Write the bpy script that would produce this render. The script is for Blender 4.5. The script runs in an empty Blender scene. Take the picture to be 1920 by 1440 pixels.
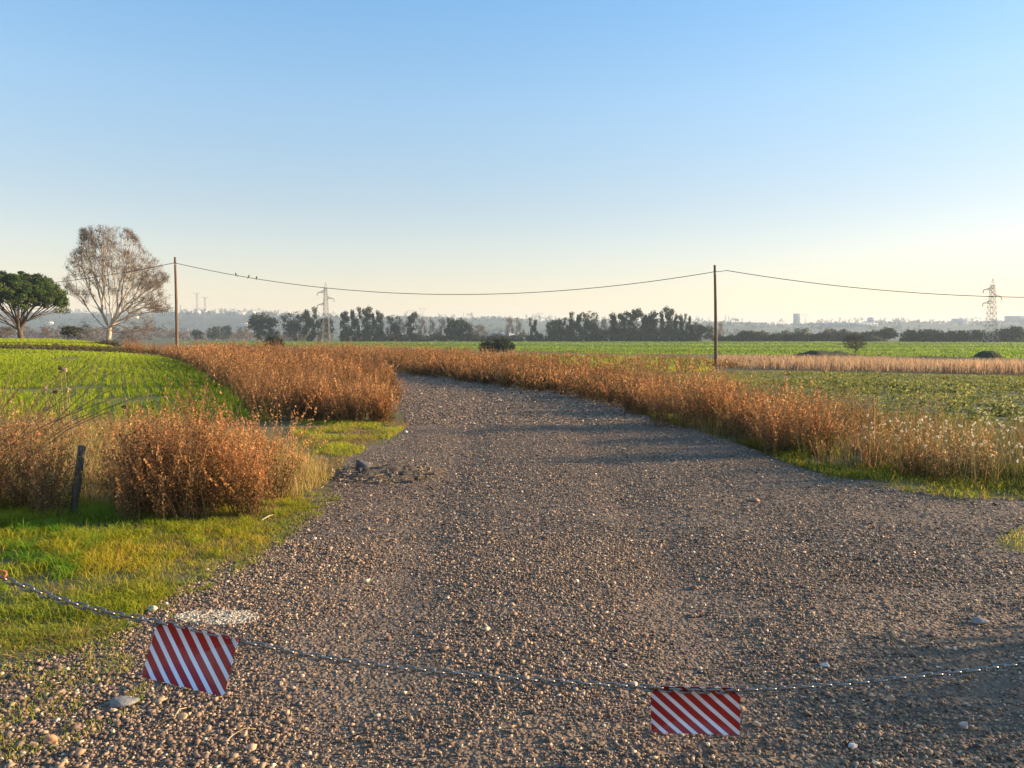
import bpy, math
import numpy as np
R = math.radians
SC = bpy.context.scene
COL = SC.collection

# ---------------------------------------------------------------- camera, sky, sun, exposure
F_PX = 1443.0
PITCH = R(3.57)
CAM = np.array([0.0, 0.0, 1.6])
cd = bpy.data.cameras.new('camera'); cd.sensor_width = 36; cd.lens = F_PX/1920*36
cd.clip_start = 0.05; cd.clip_end = 30000
cam = bpy.data.objects.new('camera', cd); COL.objects.link(cam)
cam.location = CAM; cam.rotation_euler = (R(90)-PITCH, 0, 0)
SC.camera = cam

SUN_AZ = 78.0      # degrees right of straight ahead
SUN_EL = 13.0
w = bpy.data.worlds.new('World'); SC.world = w; w.use_nodes = True
wn = w.node_tree; wn.nodes.clear()
sky = wn.nodes.new('ShaderNodeTexSky'); sky.sky_type = 'NISHITA'; sky.sun_disc = False
sky.sun_elevation = R(SUN_EL); sky.sun_rotation = R(SUN_AZ)
sky.air_density = 1.0; sky.dust_density = 0.3; sky.ozone_density = 1.5; sky.altitude = 20
bg = wn.nodes.new('ShaderNodeBackground'); bg.inputs[1].default_value = 0.15
wo = wn.nodes.new('ShaderNodeOutputWorld')
hs = wn.nodes.new('ShaderNodeHueSaturation'); hs.inputs['Saturation'].default_value = 1.45
gm = wn.nodes.new('ShaderNodeGamma'); gm.inputs[1].default_value = .66
wn.links.new(sky.outputs[0], gm.inputs[0]); wn.links.new(gm.outputs[0], hs.inputs['Color']); tcw = wn.nodes.new('ShaderNodeTexCoord'); sp = wn.nodes.new('ShaderNodeSeparateXYZ'); wn.links.new(tcw.outputs['Generated'], sp.inputs[0])
rp = wn.nodes.new('ShaderNodeValToRGB'); wn.links.new(sp.outputs['Z'], rp.inputs[0]); e = rp.color_ramp.elements
while len(e) < 5: e.new(.5)
for k_, (p_, c_) in enumerate([(0, (1.08, .80, .68)), (.06, (1.08, .825, .73)), (.16, (1.08, .90, .87)), (.28, (1.10, 1.06, 1.09)), (.42, (.84, 1.06, 1.22))]):
    e[k_].position = p_; e[k_].color = (*c_, 1)          # dusty, warmer air near the horizon
mx = wn.nodes.new('ShaderNodeMix'); mx.data_type = 'RGBA'; mx.blend_type = 'MULTIPLY'; mx.inputs[0].default_value = 1
wn.links.new(hs.outputs[0], mx.inputs[6]); wn.links.new(rp.outputs[0], mx.inputs[7]); wn.links.new(mx.outputs[2], bg.inputs[0]); wn.links.new(bg.outputs[0], wo.inputs[0])
sd = bpy.data.lights.new('sun', 'SUN'); sd.energy = 5.0; sd.angle = R(0.5); sd.color = (1.0, 0.76, 0.47)
sun = bpy.data.objects.new('sun', sd); COL.objects.link(sun)
sun.rotation_euler = (R(90-SUN_EL), 0, R(180-SUN_AZ))
sun.location = (60, 40, 30)
SC.view_settings.view_transform = 'Standard'; SC.view_settings.look = 'None'
SC.view_settings.gamma = 1.0; SC.view_settings.exposure = 1.3
SC.cycles.volume_bounces = 1; SC.cycles.max_bounces = 6; SC.cycles.transparent_max_bounces = 8
SC.cycles.diffuse_bounces = 3; SC.cycles.glossy_bounces = 2; SC.cycles.transmission_bounces = 3

# ---------------------------------------------------------------- pixel <-> ground mathematics
fw = np.array([0, math.cos(PITCH), -math.sin(PITCH)]); rt = np.array([1., 0, 0]); up = np.cross(rt, fw)
def sstep(a, b, x):
    t = np.clip((np.asarray(x, float)-a)/(b-a), 0, 1); return t*t*(3-2*t)
def vnoise(x, y, s=1.0, seed=0):
    x = np.asarray(x, float)/s; y = np.asarray(y, float)/s
    xi = np.floor(x).astype(np.int64); yi = np.floor(y).astype(np.int64); fx = x-xi; fy = y-yi
    fx = fx*fx*(3-2*fx); fy = fy*fy*(3-2*fy)
    def h(i, j):
        n = (i*374761393+j*668265263+seed*1442695041) & 0x7fffffff
        n = ((n ^ (n >> 13))*1274126177) & 0x7fffffff
        return ((n ^ (n >> 16)) & 0xffff)/65535.0
    return (h(xi, yi)*(1-fx)+h(xi+1, yi)*fx)*(1-fy)+(h(xi, yi+1)*(1-fx)+h(xi+1, yi+1)*fx)*fy
def gh(x, y):
    x = np.asarray(x, float); y = np.asarray(y, float)
    yy = np.maximum(y, 1.0); a = x/yy
    zr = np.interp(y, [0, 25, 52, 110, 250, 6000], [0, -.04, -.5, -.9, -1.5, -1.5])
    zl = np.interp(y, [0, 20, 40, 62, 70, 92, 130, 300], [0, 0, .22, .55, .55, 1.15, .8, -1.5])
    zm = np.interp(y, [0, 25, 48, 70, 110, 250], [0, 0, .02, -.35, -.8, -1.5])
    wl = 1-sstep(-.56, -.42, a); wr = sstep(.02, .24, a)
    z = zl*wl + (1-wl)*(zr*wr+zm*(1-wr))
    r = np.hypot(x, y)
    z = z + (vnoise(x, y, 3.1, 3)-.5)*.05*sstep(2, 14, r) + (vnoise(x, y, 17, 5)-.5)*.16*sstep(14, 60, r)
    # faint wheel ruts worn in the gravel
    z = z - .025*np.exp(-((x-.9-.03*y)/.35)**2)*sstep(1, 5, y)*(1-sstep(20, 34, y))
    z = z - .025*np.exp(-((x+.7-.0*y)/.35)**2)*sstep(1, 5, y)*(1-sstep(20, 34, y))
    return z
def proj(x, y, z):
    d0, d1, d2 = x-CAM[0], y-CAM[1], z-CAM[2]
    c = d1*fw[1]+d2*fw[2]; v = d1*up[1]+d2*up[2]
    c = np.where(c > .05, c, np.nan)
    return 960+F_PX*d0/c, 720-F_PX*v/c
def ray(px, py):
    return fw + rt*(px-960)/F_PX + up*(720-py)/F_PX
def at(px, py):
    d = ray(px, py); ts = np.geomspace(1, 6000, 4000)
    p = CAM[None]+d[None]*ts[:, None]; b = p[:, 2]-gh(p[:, 0], p[:, 1])
    i = np.argmax(b < 0); i = i if b[i] < 0 else len(ts)-1
    t = ts[i-1]+(ts[i]-ts[i-1])*b[i-1]/(b[i-1]-b[i]) if i > 0 else ts[0]
    q = CAM+d*t; q[2] = gh(q[0], q[1]); return q
def at_y(px, Y):            # ground point in pixel column px at depth Y
    x = (px-960)/F_PX*Y*1.0; z = float(gh(x, Y))
    c = Y*fw[1]+(z-1.6)*fw[2]; x = (px-960)/F_PX*c
    return np.array([x, Y, float(gh(x, Y))])
def z_at(px, py, Y):        # height seen at pixel row py at depth Y
    d = ray(px, py); return 1.6+d[2]/d[1]*Y
def inpoly(px, py, poly):
    poly = np.asarray(poly, float); ins = np.zeros(px.shape, bool); n = len(poly)
    for i in range(n):
        x1, y1 = poly[i]; x2, y2 = poly[(i+1) % n]
        if y1 == y2: continue
        c = ((y1 > py) != (y2 > py)) & (px < (x2-x1)*(py-y1)/(y2-y1)+x1)
        ins ^= c
    return ins & np.isfinite(px)

ROAD = [(-900,1340),(0,1250),(120,1215),(220,1172),(290,1130),(400,1062),(480,1042),(520,985),(580,955),(625,915),(650,880),
        (665,858),(720,835),(765,800),(752,770),(745,740),(738,715),(728,704),(700,699),(640,696),(560,694),(560,688),(640,690),
        (740,695),(870,713),(960,722),(1060,735),(1150,757),(1230,788),(1330,815),(1420,845),(1480,868),(1560,893),(1680,918),
        (1800,932),(1930,937),(2400,950),(2400,990),(1935,985),(1875,1012),(1930,1040),(2400,1100),(4000,2500),(-3000,2500)]
WHEAT = [(-900,655),(-200,652),(0,655),(100,658),(230,663),(300,669),(375,688),(470,732),(530,775),(520,792),(330,790),(200,785),(0,790),(-900,810)]
WHEAT2 = [(-900,622),(0,629),(60,634),(150,640),(215,645),(210,651),(100,650),(0,647),(-900,642)]
CROP = [(1000,690),(1340,697),(1920,706),(2700,716),(2700,880),(1950,812),(1800,798),(1600,775),(1480,752),(1300,725),(1150,712)]
FAR = [(300,640.5),(2600,640.5),(2600,677),(1920,672),(1650,668),(1340,665),(1150,664),(980,659),(880,656),(700,651),(500,648),(420,646)]
W_LEFT = [(230,660),(300,668),(365,692),(435,742),(475,788),(560,793),(650,798),(735,793),(752,768),(742,735),(734,714),(722,704),(640,698),(540,694),(430,672),(300,655),(235,655)]
W_MID = [(480,687),(640,688),(740,695),(870,714),(960,723),(1060,737),(1140,757),(1195,770),(1240,745),(1180,722),(1110,705),(980,690),(900,676),(700,668),(300,662),(380,676)]
W_RIGHT = [(1150,752),(1230,782),(1330,808),(1420,838),(1500,860),(1600,882),(1750,902),(1930,915),(2200,925),(2400,900),(1930,840),(1700,805),(1550,785),(1480,770),(1300,738),(1180,722)]
DRYSTRIP = [(1345,684),(1400,692),(1920,703),(2600,714),(2600,690),(1920,686),(1640,681),(1345,675)]
VERGE_L = [(-900,1360),(0,1262),(120,1225),(230,1178),(290,1140),(410,1068),(485,1046),(530,990),(590,960),(570,930),(460,925),(300,950),(100,940),(-900,960)]
VERGE_L2 = [(545,800),(560,788),(650,790),(740,790),(770,797),(720,830),(650,860),(620,900),(560,900),(545,850)]
VERGE_R = [(1180,765),(1230,788),(1330,815),(1420,845),(1480,870),(1560,896),(1680,921),(1800,936),(1930,940),(2200,945),(2200,900),(1930,875),(1600,860),(1420,820),(1300,790)]

# ---------------------------------------------------------------- mesh helpers
def build(name, V, faces, mat, parent=None, col=None, smooth=False):
    """V (n,3); faces: list of int arrays (m,k); col (n,3) per vertex"""
    me = bpy.data.meshes.new(name)
    V = np.asarray(V, np.float32)
    faces = [np.asarray(f, np.int32) for f in faces if len(f)]
    me.vertices.add(len(V)); me.vertices.foreach_set('co', V.ravel())
    nl = sum(f.size for f in faces); nf = sum(len(f) for f in faces)
    me.loops.add(nl); me.loops.foreach_set('vertex_index', np.concatenate([f.ravel() for f in faces]))
    me.polygons.add(nf)
    tot = np.concatenate([np.full(len(f), f.shape[1], np.int32) for f in faces])
    st = np.concatenate([[0], np.cumsum(tot)[:-1]]).astype(np.int32)
    me.polygons.foreach_set('loop_start', st)
    if smooth: me.polygons.foreach_set('use_smooth', np.ones(nf, bool))
    if col is not None:
        a = me.color_attributes.new('col', 'FLOAT_COLOR', 'POINT')
        c = np.ones((len(V), 4), np.float32); c[:, :3] = col
        a.data.foreach_set('color', c.ravel())
    me.update(calc_edges=True)
    me.materials.append(mat)
    o = bpy.data.objects.new(name, me); COL.objects.link(o)
    if parent: o.parent = parent
    return o
def tag(o, label=None, cat=None, group=None, kind=None):
    if label: o['label'] = label
    if cat: o['category'] = cat
    if group: o['group'] = group
    if kind: o['kind'] = kind
    return o
def thing(name, loc, label, cat, group=None, rz=0):
    o = bpy.data.objects.new(name, None); COL.objects.link(o)
    o.empty_display_size = .2; o.location = [float(c) for c in loc]; o.rotation_euler = (0, 0, rz)
    return tag(o, label, cat, group)
def copy_thing(root, loc, rz=0, scale=(1, 1, 1), label=None, cat=None, group=None):
    r = root.copy(); COL.objects.link(r); r.location = [float(c) for c in loc]; r.rotation_euler = (0, 0, rz); r.scale = scale
    for ch in list(root.children):
        c = ch.copy(); COL.objects.link(c); c.parent = r
        for g in list(ch.children):
            d = g.copy(); COL.objects.link(d); d.parent = c
    return tag(r, label, cat, group)
class Bag:
    def __init__(s): s.V = []; s.F = {}; s.C = []; s.n = 0
    def add(s, V, faces, col=None):
        V = np.asarray(V, float).reshape(-1, 3)
        for f in faces:
            f = np.asarray(f, int)
            if len(f): s.F.setdefault(f.shape[1], []).append(f+s.n)
        s.V.append(V)
        c = np.ones((len(V), 3)) if col is None else np.broadcast_to(np.asarray(col, float), (len(V), 3))
        s.C.append(c); s.n += len(V)
    def build(s, name, mat, parent=None, smooth=False):
        return build(name, np.concatenate(s.V), [np.concatenate(f) for f in s.F.values()], mat, parent, np.concatenate(s.C), smooth)
def norm(v): return v/np.maximum(np.linalg.norm(v, axis=-1, keepdims=True), 1e-9)
def tubes(P, Q, r0, r1, k=5):
    P = np.asarray(P, float); Q = np.asarray(Q, float); n = len(P)
    r0 = np.broadcast_to(r0, (n,)); r1 = np.broadcast_to(r1, (n,))
    d = norm(Q-P); a = np.where(np.abs(d[:, 2:3]) > .9, np.array([[1., 0, 0]]), np.array([[0, 0, 1.]]))
    u = norm(np.cross(d, a)); v = np.cross(d, u)
    th = np.arange(k)*2*math.pi/k
    ring = u[:, None]*np.cos(th)[None, :, None]+v[:, None]*np.sin(th)[None, :, None]
    A = P[:, None]+ring*r0[:, None, None]; B = Q[:, None]+ring*r1[:, None, None]
    V = np.concatenate([A, B], 1).reshape(-1, 3)
    i = np.arange(k); j = (i+1) % k
    q = np.stack([i, j, j+k, i+k], 1)
    Fq = (np.arange(n)[:, None, None]*2*k+q[None]).reshape(-1, 4)
    return V, Fq
def polytube(pts, r, k=6, closed=False):
    pts = np.asarray(pts, float); n = len(pts); r = np.broadcast_to(r, (n,))
    if closed: d = norm(np.roll(pts, -1, 0)-np.roll(pts, 1, 0))
    else: d = norm(np.gradient(pts, axis=0))
    a = np.array([0.13, .21, 1.0]) if abs(d[:, 2]).mean() < .9 else np.array([1., .1, 0])
    u = norm(np.cross(d, a)); v = np.cross(d, u); th = np.arange(k)*2*math.pi/k
    V = (pts[:, None]+(u[:, None]*np.cos(th)[None, :, None]+v[:, None]*np.sin(th)[None, :, None])*r[:, None, None]).reshape(-1, 3)
    f = []; m = n if closed else n-1
    for s in range(m):
        s2 = (s+1) % n
        for i in range(k):
            j = (i+1) % k; f.append((s*k+i, s*k+j, s2*k+j, s2*k+i))
    fs = [np.array(f)]
    if not closed: fs.append(np.array([list(range(k))[::-1], [(n-1)*k+i for i in range(k)]]))
    return V, fs
def boxes(c, s, rz=0):
    c = np.asarray(c, float); s = np.asarray(s, float)/2
    v = np.array([[x, y, z] for z in (-1, 1) for x, y in ((-1, -1), (1, -1), (1, 1), (-1, 1))])*s
    ca, sa = math.cos(rz), math.sin(rz)
    v = np.stack([v[:, 0]*ca-v[:, 1]*sa, v[:, 0]*sa+v[:, 1]*ca, v[:, 2]], 1)+c
    return v, [np.array([[3, 2, 1, 0], [4, 5, 6, 7], [0, 1, 5, 4], [1, 2, 6, 5], [2, 3, 7, 6], [3, 0, 4, 7]])]
def diamonds(c, size, rng, elong=1.8, upb=0.0):
    n = len(c); d = rng.normal(size=(n, 3)); d[:, 2] += upb; d = norm(d)
    e = norm(np.cross(d, rng.normal(size=(n, 3))))
    s = np.broadcast_to(size, (n,))[:, None]
    V = np.stack([c-d*s*elong*.5, c+e*s*.5-d*s*.1, c+d*s*elong*.5, c-e*s*.5-d*s*.1], 1).reshape(-1, 3)
    return V, np.arange(4*n).reshape(n, 4)
def rep(c, k): return np.repeat(c, k, axis=0)

# ---------------------------------------------------------------- materials
def mat_new(name):
    m = bpy.data.materials.new(name); m.use_nodes = True; nt = m.node_tree; nt.nodes.clear()
    out = nt.nodes.new('ShaderNodeOutputMaterial'); return m, nt, out
def N(nt, t, **k):
    n = nt.nodes.new(t)
    for a, b in k.items(): setattr(n, a, b)
    return n
def L(nt, a, b): nt.links.new(a, b)
def tex_noise(nt, scale, detail=4, rough=.55, vec=None):
    n = N(nt, 'ShaderNodeTexNoise'); n.inputs['Scale'].default_value = scale
    n.inputs['Detail'].default_value = detail; n.inputs['Roughness'].default_value = rough
    if vec is not None: L(nt, vec, n.inputs['Vector'])
    return n
def ramp(nt, fac, stops, interp='LINEAR'):
    r = N(nt, 'ShaderNodeValToRGB'); r.color_ramp.interpolation = interp
    e = r.color_ramp.elements
    while len(e) < len(stops): e.new(.5)
    for i, (p, c) in enumerate(stops):
        e[i].position = p; e[i].color = (c[0], c[1], c[2], 1) if not isinstance(c, (int, float)) else (c, c, c, 1)
    L(nt, fac, r.inputs[0]); return r
def mixc(nt, fac, a, b, mode='MIX'):
    m = N(nt, 'ShaderNodeMix', data_type='RGBA', blend_type=mode)
    if isinstance(fac, (int, float)): m.inputs[0].default_value = fac
    else: L(nt, fac, m.inputs[0])
    for s, v in ((6, a), (7, b)):
        if isinstance(v, tuple): m.inputs[s].default_value = (*v, 1)
        else: L(nt, v, m.inputs[s])
    return m.outputs[2]
def m_leaf(name, trans=.45, rough=.7, tint=(1, 1, 1)):
    m, nt, out = mat_new(name)
    a = N(nt, 'ShaderNodeAttribute', attribute_name='col')
    c = mixc(nt, 1.0, a.outputs['Color'], tint, 'MULTIPLY')
    d = N(nt, 'ShaderNodeBsdfPrincipled'); d.inputs['Roughness'].default_value = rough
    d.inputs['Specular IOR Level'].default_value = .25; L(nt, c, d.inputs['Base Color'])
    t = N(nt, 'ShaderNodeBsdfTranslucent'); L(nt, c, t.inputs['Color'])
    x = N(nt, 'ShaderNodeMixShader'); x.inputs[0].default_value = trans
    L(nt, d.outputs[0], x.inputs[1]); L(nt, t.outputs[0], x.inputs[2]); L(nt, x.outputs[0], out.inputs[0]); return m
def m_attr(name, rough=.8, spec=.3, noise=0, nscale=40, bump=0, metallic=0):
    m, nt, out = mat_new(name)
    a = N(nt, 'ShaderNodeAttribute', attribute_name='col'); c = a.outputs['Color']
    d = N(nt, 'ShaderNodeBsdfPrincipled'); d.inputs['Roughness'].default_value = rough
    d.inputs['Specular IOR Level'].default_value = spec; d.inputs['Metallic'].default_value = metallic
    if noise:
        tc = N(nt, 'ShaderNodeTexCoord'); n = tex_noise(nt, nscale, 5, .6, tc.outputs['Object'])
        r = ramp(nt, n.outputs[0], [(.3, 1-noise), (.7, 1+noise)])
        c = mixc(nt, 1.0, c, r.outputs[0], 'MULTIPLY')
        if bump:
            b = N(nt, 'ShaderNodeBump'); b.inputs['Strength'].default_value = 1; b.inputs['Distance'].default_value = bump
            L(nt, n.outputs[0], b.inputs['Height']); L(nt, b.outputs[0], d.inputs['Normal'])
    L(nt, c, d.inputs['Base Color']); L(nt, d.outputs[0], out.inputs[0]); return m
def m_ground(name, c1, c2, c3, s1=.35, s2=6, bumps=((30, .02),), rough=.95):
    m, nt, out = mat_new(name)
    g = N(nt, 'ShaderNodeNewGeometry'); p = g.outputs['Position']
    n1 = tex_noise(nt, s1, 5, .6, p); n2 = tex_noise(nt, s2, 6, .65, p)
    c = mixc(nt, ramp(nt, n1.outputs[0], [(.38, 0.), (.62, 1.)]).outputs[0], c1, c2)
    c = mixc(nt, ramp(nt, n2.outputs[0], [(.4, 0.), (.68, 1.)]).outputs[0], c, c3)
    d = N(nt, 'ShaderNodeBsdfPrincipled'); d.inputs['Roughness'].default_value = rough; d.inputs['Specular IOR Level'].default_value = .15
    prev = None
    for s, dist in bumps:
        n = tex_noise(nt, s, 5, .65, p); b = N(nt, 'ShaderNodeBump'); b.inputs['Distance'].default_value = dist
        L(nt, n.outputs[0], b.inputs['Height'])
        if prev: L(nt, prev, b.inputs['Normal'])
        prev = b.outputs[0]
    if prev: L(nt, prev, d.inputs['Normal'])
    L(nt, c, d.inputs['Base Color']); L(nt, d.outputs[0], out.inputs[0]); return m
def m_gravel():
    m, nt, out = mat_new('gravel_surface')
    g = N(nt, 'ShaderNodeNewGeometry'); p = g.outputs['Position']
    def vor(s):
        v = N(nt, 'ShaderNodeTexVoronoi'); v.inputs['Scale'].default_value = s; L(nt, p, v.inputs['Vector']); return v
    v1 = vor(55); v2 = vor(24)
    stones = ramp(nt, v1.outputs['Color'], [(0, (.09, .075, .065)), (.35, (.20, .165, .145)), (.6, (.29, .24, .20)), (.85, (.40, .33, .265)), (1, (.6, .53, .45))])
    st2 = ramp(nt, v2.outputs['Color'], [(0, (.12, .10, .085)), (.5, (.26, .215, .18)), (1, (.48, .40, .32))])
    c = mixc(nt, .4, stones.outputs[0], st2.outputs[0])
    n1 = tex_noise(nt, .55, 5, .6, p)
    dust = ramp(nt, n1.outputs[0], [(.50, 0.), (.66, .6)])
    c = mixc(nt, dust.outputs[0], c, (.30, .23, .17))
    n2 = tex_noise(nt, 1.7, 6, .7, p)
    c = mixc(nt, ramp(nt, n2.outputs[0], [(.3, .3), (.5, 0.)]).outputs[0], c, (.11, .09, .08)); c = mixc(nt, 1.0, c, (.74, .62, .50), 'MULTIPLY')
    b1 = N(nt, 'ShaderNodeBump'); b1.inputs['Distance'].default_value = .012; b1.invert = True
    L(nt, v1.outputs['Distance'], b1.inputs['Height'])
    b2 = N(nt, 'ShaderNodeBump'); b2.inputs['Distance'].default_value = .016; b2.invert = True
    L(nt, v2.outputs['Distance'], b2.inputs['Height']); L(nt, b1.outputs[0], b2.inputs['Normal'])
    d = N(nt, 'ShaderNodeBsdfPrincipled'); d.inputs['Roughness'].default_value = .85; d.inputs['Specular IOR Level'].default_value = .3
    L(nt, c, d.inputs['Base Color']); L(nt, b2.outputs[0], d.inputs['Normal']); L(nt, d.outputs[0], out.inputs[0]); return m
def m_stripes():
    m, nt, out = mat_new('red_white_stripes')
    tc = N(nt, 'ShaderNodeTexCoord'); s = N(nt, 'ShaderNodeSeparateXYZ'); L(nt, tc.outputs['Object'], s.inputs[0])
    def ma(op, a, b):
        n = N(nt, 'ShaderNodeMath', operation=op)
        for i, v in enumerate((a, b)):
            if v is None: continue
            if isinstance(v, (int, float)): n.inputs[i].default_value = v
            else: L(nt, v, n.inputs[i])
        return n.outputs[0]
    t = ma('ADD', s.outputs['X'], s.outputs['Z']); t = ma('ADD', t, .165); t = ma('DIVIDE', t, .0562); t = ma('FRACT', ma('ADD', t, 20.0), None)
    wmask = ma('MULTIPLY', ma('GREATER_THAN', t, .21), ma('LESS_THAN', t, .59))
    n = tex_noise(nt, 18, 6, .7, tc.outputs['Object'])
    red = mixc(nt, n.outputs[0], (.36, .012, .012), (.44, .03, .024)); wh = mixc(nt, n.outputs[0], (.80, .82, .88), (.86, .88, .93))
    c = mixc(nt, wmask, red, wh)
    dirt = ramp(nt, tex_noise(nt, 45, 8, .8, tc.outputs['Object']).outputs[0], [(.68, 0.), (.8, .5)])
    c = mixc(nt, dirt.outputs[0], c, (.16, .12, .09))
    d = N(nt, 'ShaderNodeBsdfPrincipled'); d.inputs['Roughness'].default_value = .38
    L(nt, c, d.inputs['Base Color']); L(nt, d.outputs[0], out.inputs[0]); return m
def m_metal(name, c1, c2, rough=.35, metallic=.9):
    m, nt, out = mat_new(name)
    tc = N(nt, 'ShaderNodeTexCoord'); n = tex_noise(nt, 60, 5, .7, tc.outputs['Object'])
    c = mixc(nt, ramp(nt, n.outputs[0], [(.45, 0.), (.65, 1.)]).outputs[0], c1, c2)
    d = N(nt, 'ShaderNodeBsdfPrincipled'); d.inputs['Metallic'].default_value = metallic; d.inputs['Roughness'].default_value = rough
    L(nt, c, d.inputs['Base Color']); L(nt, d.outputs[0], out.inputs[0]); return m
def m_wood(name, c1, c2, sx=30, sz=1.5):
    m, nt, out = mat_new(name)
    tc = N(nt, 'ShaderNodeTexCoord'); mp = N(nt, 'ShaderNodeMapping'); mp.inputs['Scale'].default_value = (sx, sx, sz)
    L(nt, tc.outputs['Object'], mp.inputs[0]); n = tex_noise(nt, 1, 6, .7, mp.outputs[0])
    c = mixc(nt, ramp(nt, n.outputs[0], [(.35, 0.), (.65, 1.)]).outputs[0], c1, c2)
    d = N(nt, 'ShaderNodeBsdfPrincipled'); d.inputs['Roughness'].default_value = .85; L(nt, c, d.inputs['Base Color'])
    b = N(nt, 'ShaderNodeBump'); b.inputs['Distance'].default_value = .01; L(nt, n.outputs[0], b.inputs['Height']); L(nt, b.outputs[0], d.inputs['Normal'])
    L(nt, d.outputs[0], out.inputs[0]); return m
M = dict(
    gravel=m_gravel(), stone=m_attr('loose_stones', .8, .35),
    soil=m_ground('verge_soil', (.16, .125, .06), (.13, .14, .045), (.22, .16, .08), .8, 9, ((40, .02), (8, .03))),
    wheat=m_ground('wheat_soil', (.15, .18, .03), (.20, .22, .035), (.20, .16, .07), .25, 5, ((25, .03),)),
    crop=m_ground('crop_soil', (.21, .165, .11), (.16, .15, .075), (.14, .165, .06), .3, 4, ((12, .05),)),
    far=m_ground('far_field_soil', (.10, .15, .035), (.14, .19, .04), (.12, .16, .045), .02, .25, ((.6, .3),)),
    plain=m_ground('plain_soil', (.11, .15, .06), (.16, .14, .09), (.09, .12, .05), .006, .05, ()),
    hills=m_ground('hill_fields', (.085, .105, .06), (.13, .115, .08), (.055, .07, .04), .004, .02, ()),
    leaf=m_leaf('leaves', .45), weed=m_leaf('weed_foliage', .45, .8, (1.16, 1.13, 1.06)), grass=m_leaf('grass_blades', .5, .6, (1.25, 1.12, .9)),
    dense=m_leaf('dense_foliage', .25, .7), stem=m_attr('dry_stems', .85, .2), bark=m_attr('bark', .9, .15, .35, 3),
    wood=m_wood('pole_wood', (.11, .065, .04), (.22, .135, .085)), post=m_wood('post_wood', (.055, .045, .038), (.14, .115, .095)),
    stripes=m_stripes(), chain=m_metal('galvanised_steel', (.33, .31, .28), (.18, .14, .10), .40), wire=m_metal('cable_rubber', (.03, .03, .03), (.05, .05, .05), .6, 0),
    pylon=m_metal('pylon_steel', (.30, .27, .25), (.24, .20, .18), .6, .2),
    heap=m_ground('heap_earth', (.14, .105, .075), (.19, .14, .09), (.10, .075, .055), 3, 14, ((25, .03), (7, .04))),
    wall=m_attr('house_plaster', .9, .2), rock=m_attr('rock', .85, .3, .3, 25, .01), dirt=m_ground('mound_earth', (.10, .085, .06), (.13, .115, .07), (.08, .10, .04), .5, 3, ((4, .3), (15, .08))),
    rust=m_metal('rusty_orange_iron', (.50, .16, .05), (.30, .11, .05), .6, .2), bird=m_attr('feathers', .8, .2),
)

# ---------------------------------------------------------------- ground sheet, cut into its zones
def make_ground():
    thd = np.radians(np.arange(-52, 52.001, .16)); thc = np.radians(np.arange(56, 304.01, 4))
    th = np.concatenate([thd, thc]); nt_ = len(th)
    r = np.concatenate([[.02], np.geomspace(.6, 5200, 500)]); nr = len(r)
    T, Rr = np.meshgrid(th, r); X = Rr*np.sin(T); Y = Rr*np.cos(T); Z = gh(X, Y)
    V = np.stack([X, Y, Z], -1).reshape(-1, 3)
    i = np.arange(nr-1)[:, None]; j = np.arange(nt_)[None]; j2 = (j+1) % nt_
    Fq = np.stack([i*nt_+j, i*nt_+j2, (i+1)*nt_+j2, (i+1)*nt_+j], -1).reshape(-1, 4)[:, ::-1]
    c = V[Fq].mean(1)
    px, py = proj(c[:, 0], c[:, 1], c[:, 2])
    rr = np.hypot(c[:, 0], c[:, 1])
    jit = (vnoise(c[:, 0], c[:, 1], .5, 11)-.5)*.5 + (vnoise(c[:, 0], c[:, 1], .13, 12)-.5)*.25
    sc = 1443/np.maximum(rr, 1)
    px = px+jit*sc; py = py+(vnoise(c[:, 0], c[:, 1], .4, 13)-.5)*.5*sc*1.6/np.maximum(rr, 2)
    zone = np.zeros(len(Fq), int)
    near = (c[:, 1] < 1.3) | ~np.isfinite(px)
    front = rr < 450
    for k, poly in ((1, ROAD), (2, WHEAT), (2, WHEAT2), (3, CROP), (4, FAR)):
        hit = inpoly(px, py, poly) & (zone == 0)
        if k == 2: hit &= (rr < 130)
        if k == 4: hit &= (rr < 560) & (rr > 60)
        if k == 1: hit &= (rr < 60)
        zone[hit] = k
    zone[near & (rr < 8)] = 1
    zone[(zone == 0) & (rr > 420)] = 5
    for k, nm, mt in ((0, 'ground', 'soil'), (1, 'gravel_road', 'gravel'), (2, 'wheat_field', 'wheat'), (3, 'crop_field', 'crop'), (4, 'far_field', 'far'), (5, 'plain', 'plain')):
        f = Fq[zone == k]
        u, inv = np.unique(f, return_inverse=True)
        o = build(nm, V[u], [inv.reshape(-1, 4)], M[mt], smooth=True); tag(o, kind='structure')
make_ground()

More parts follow.
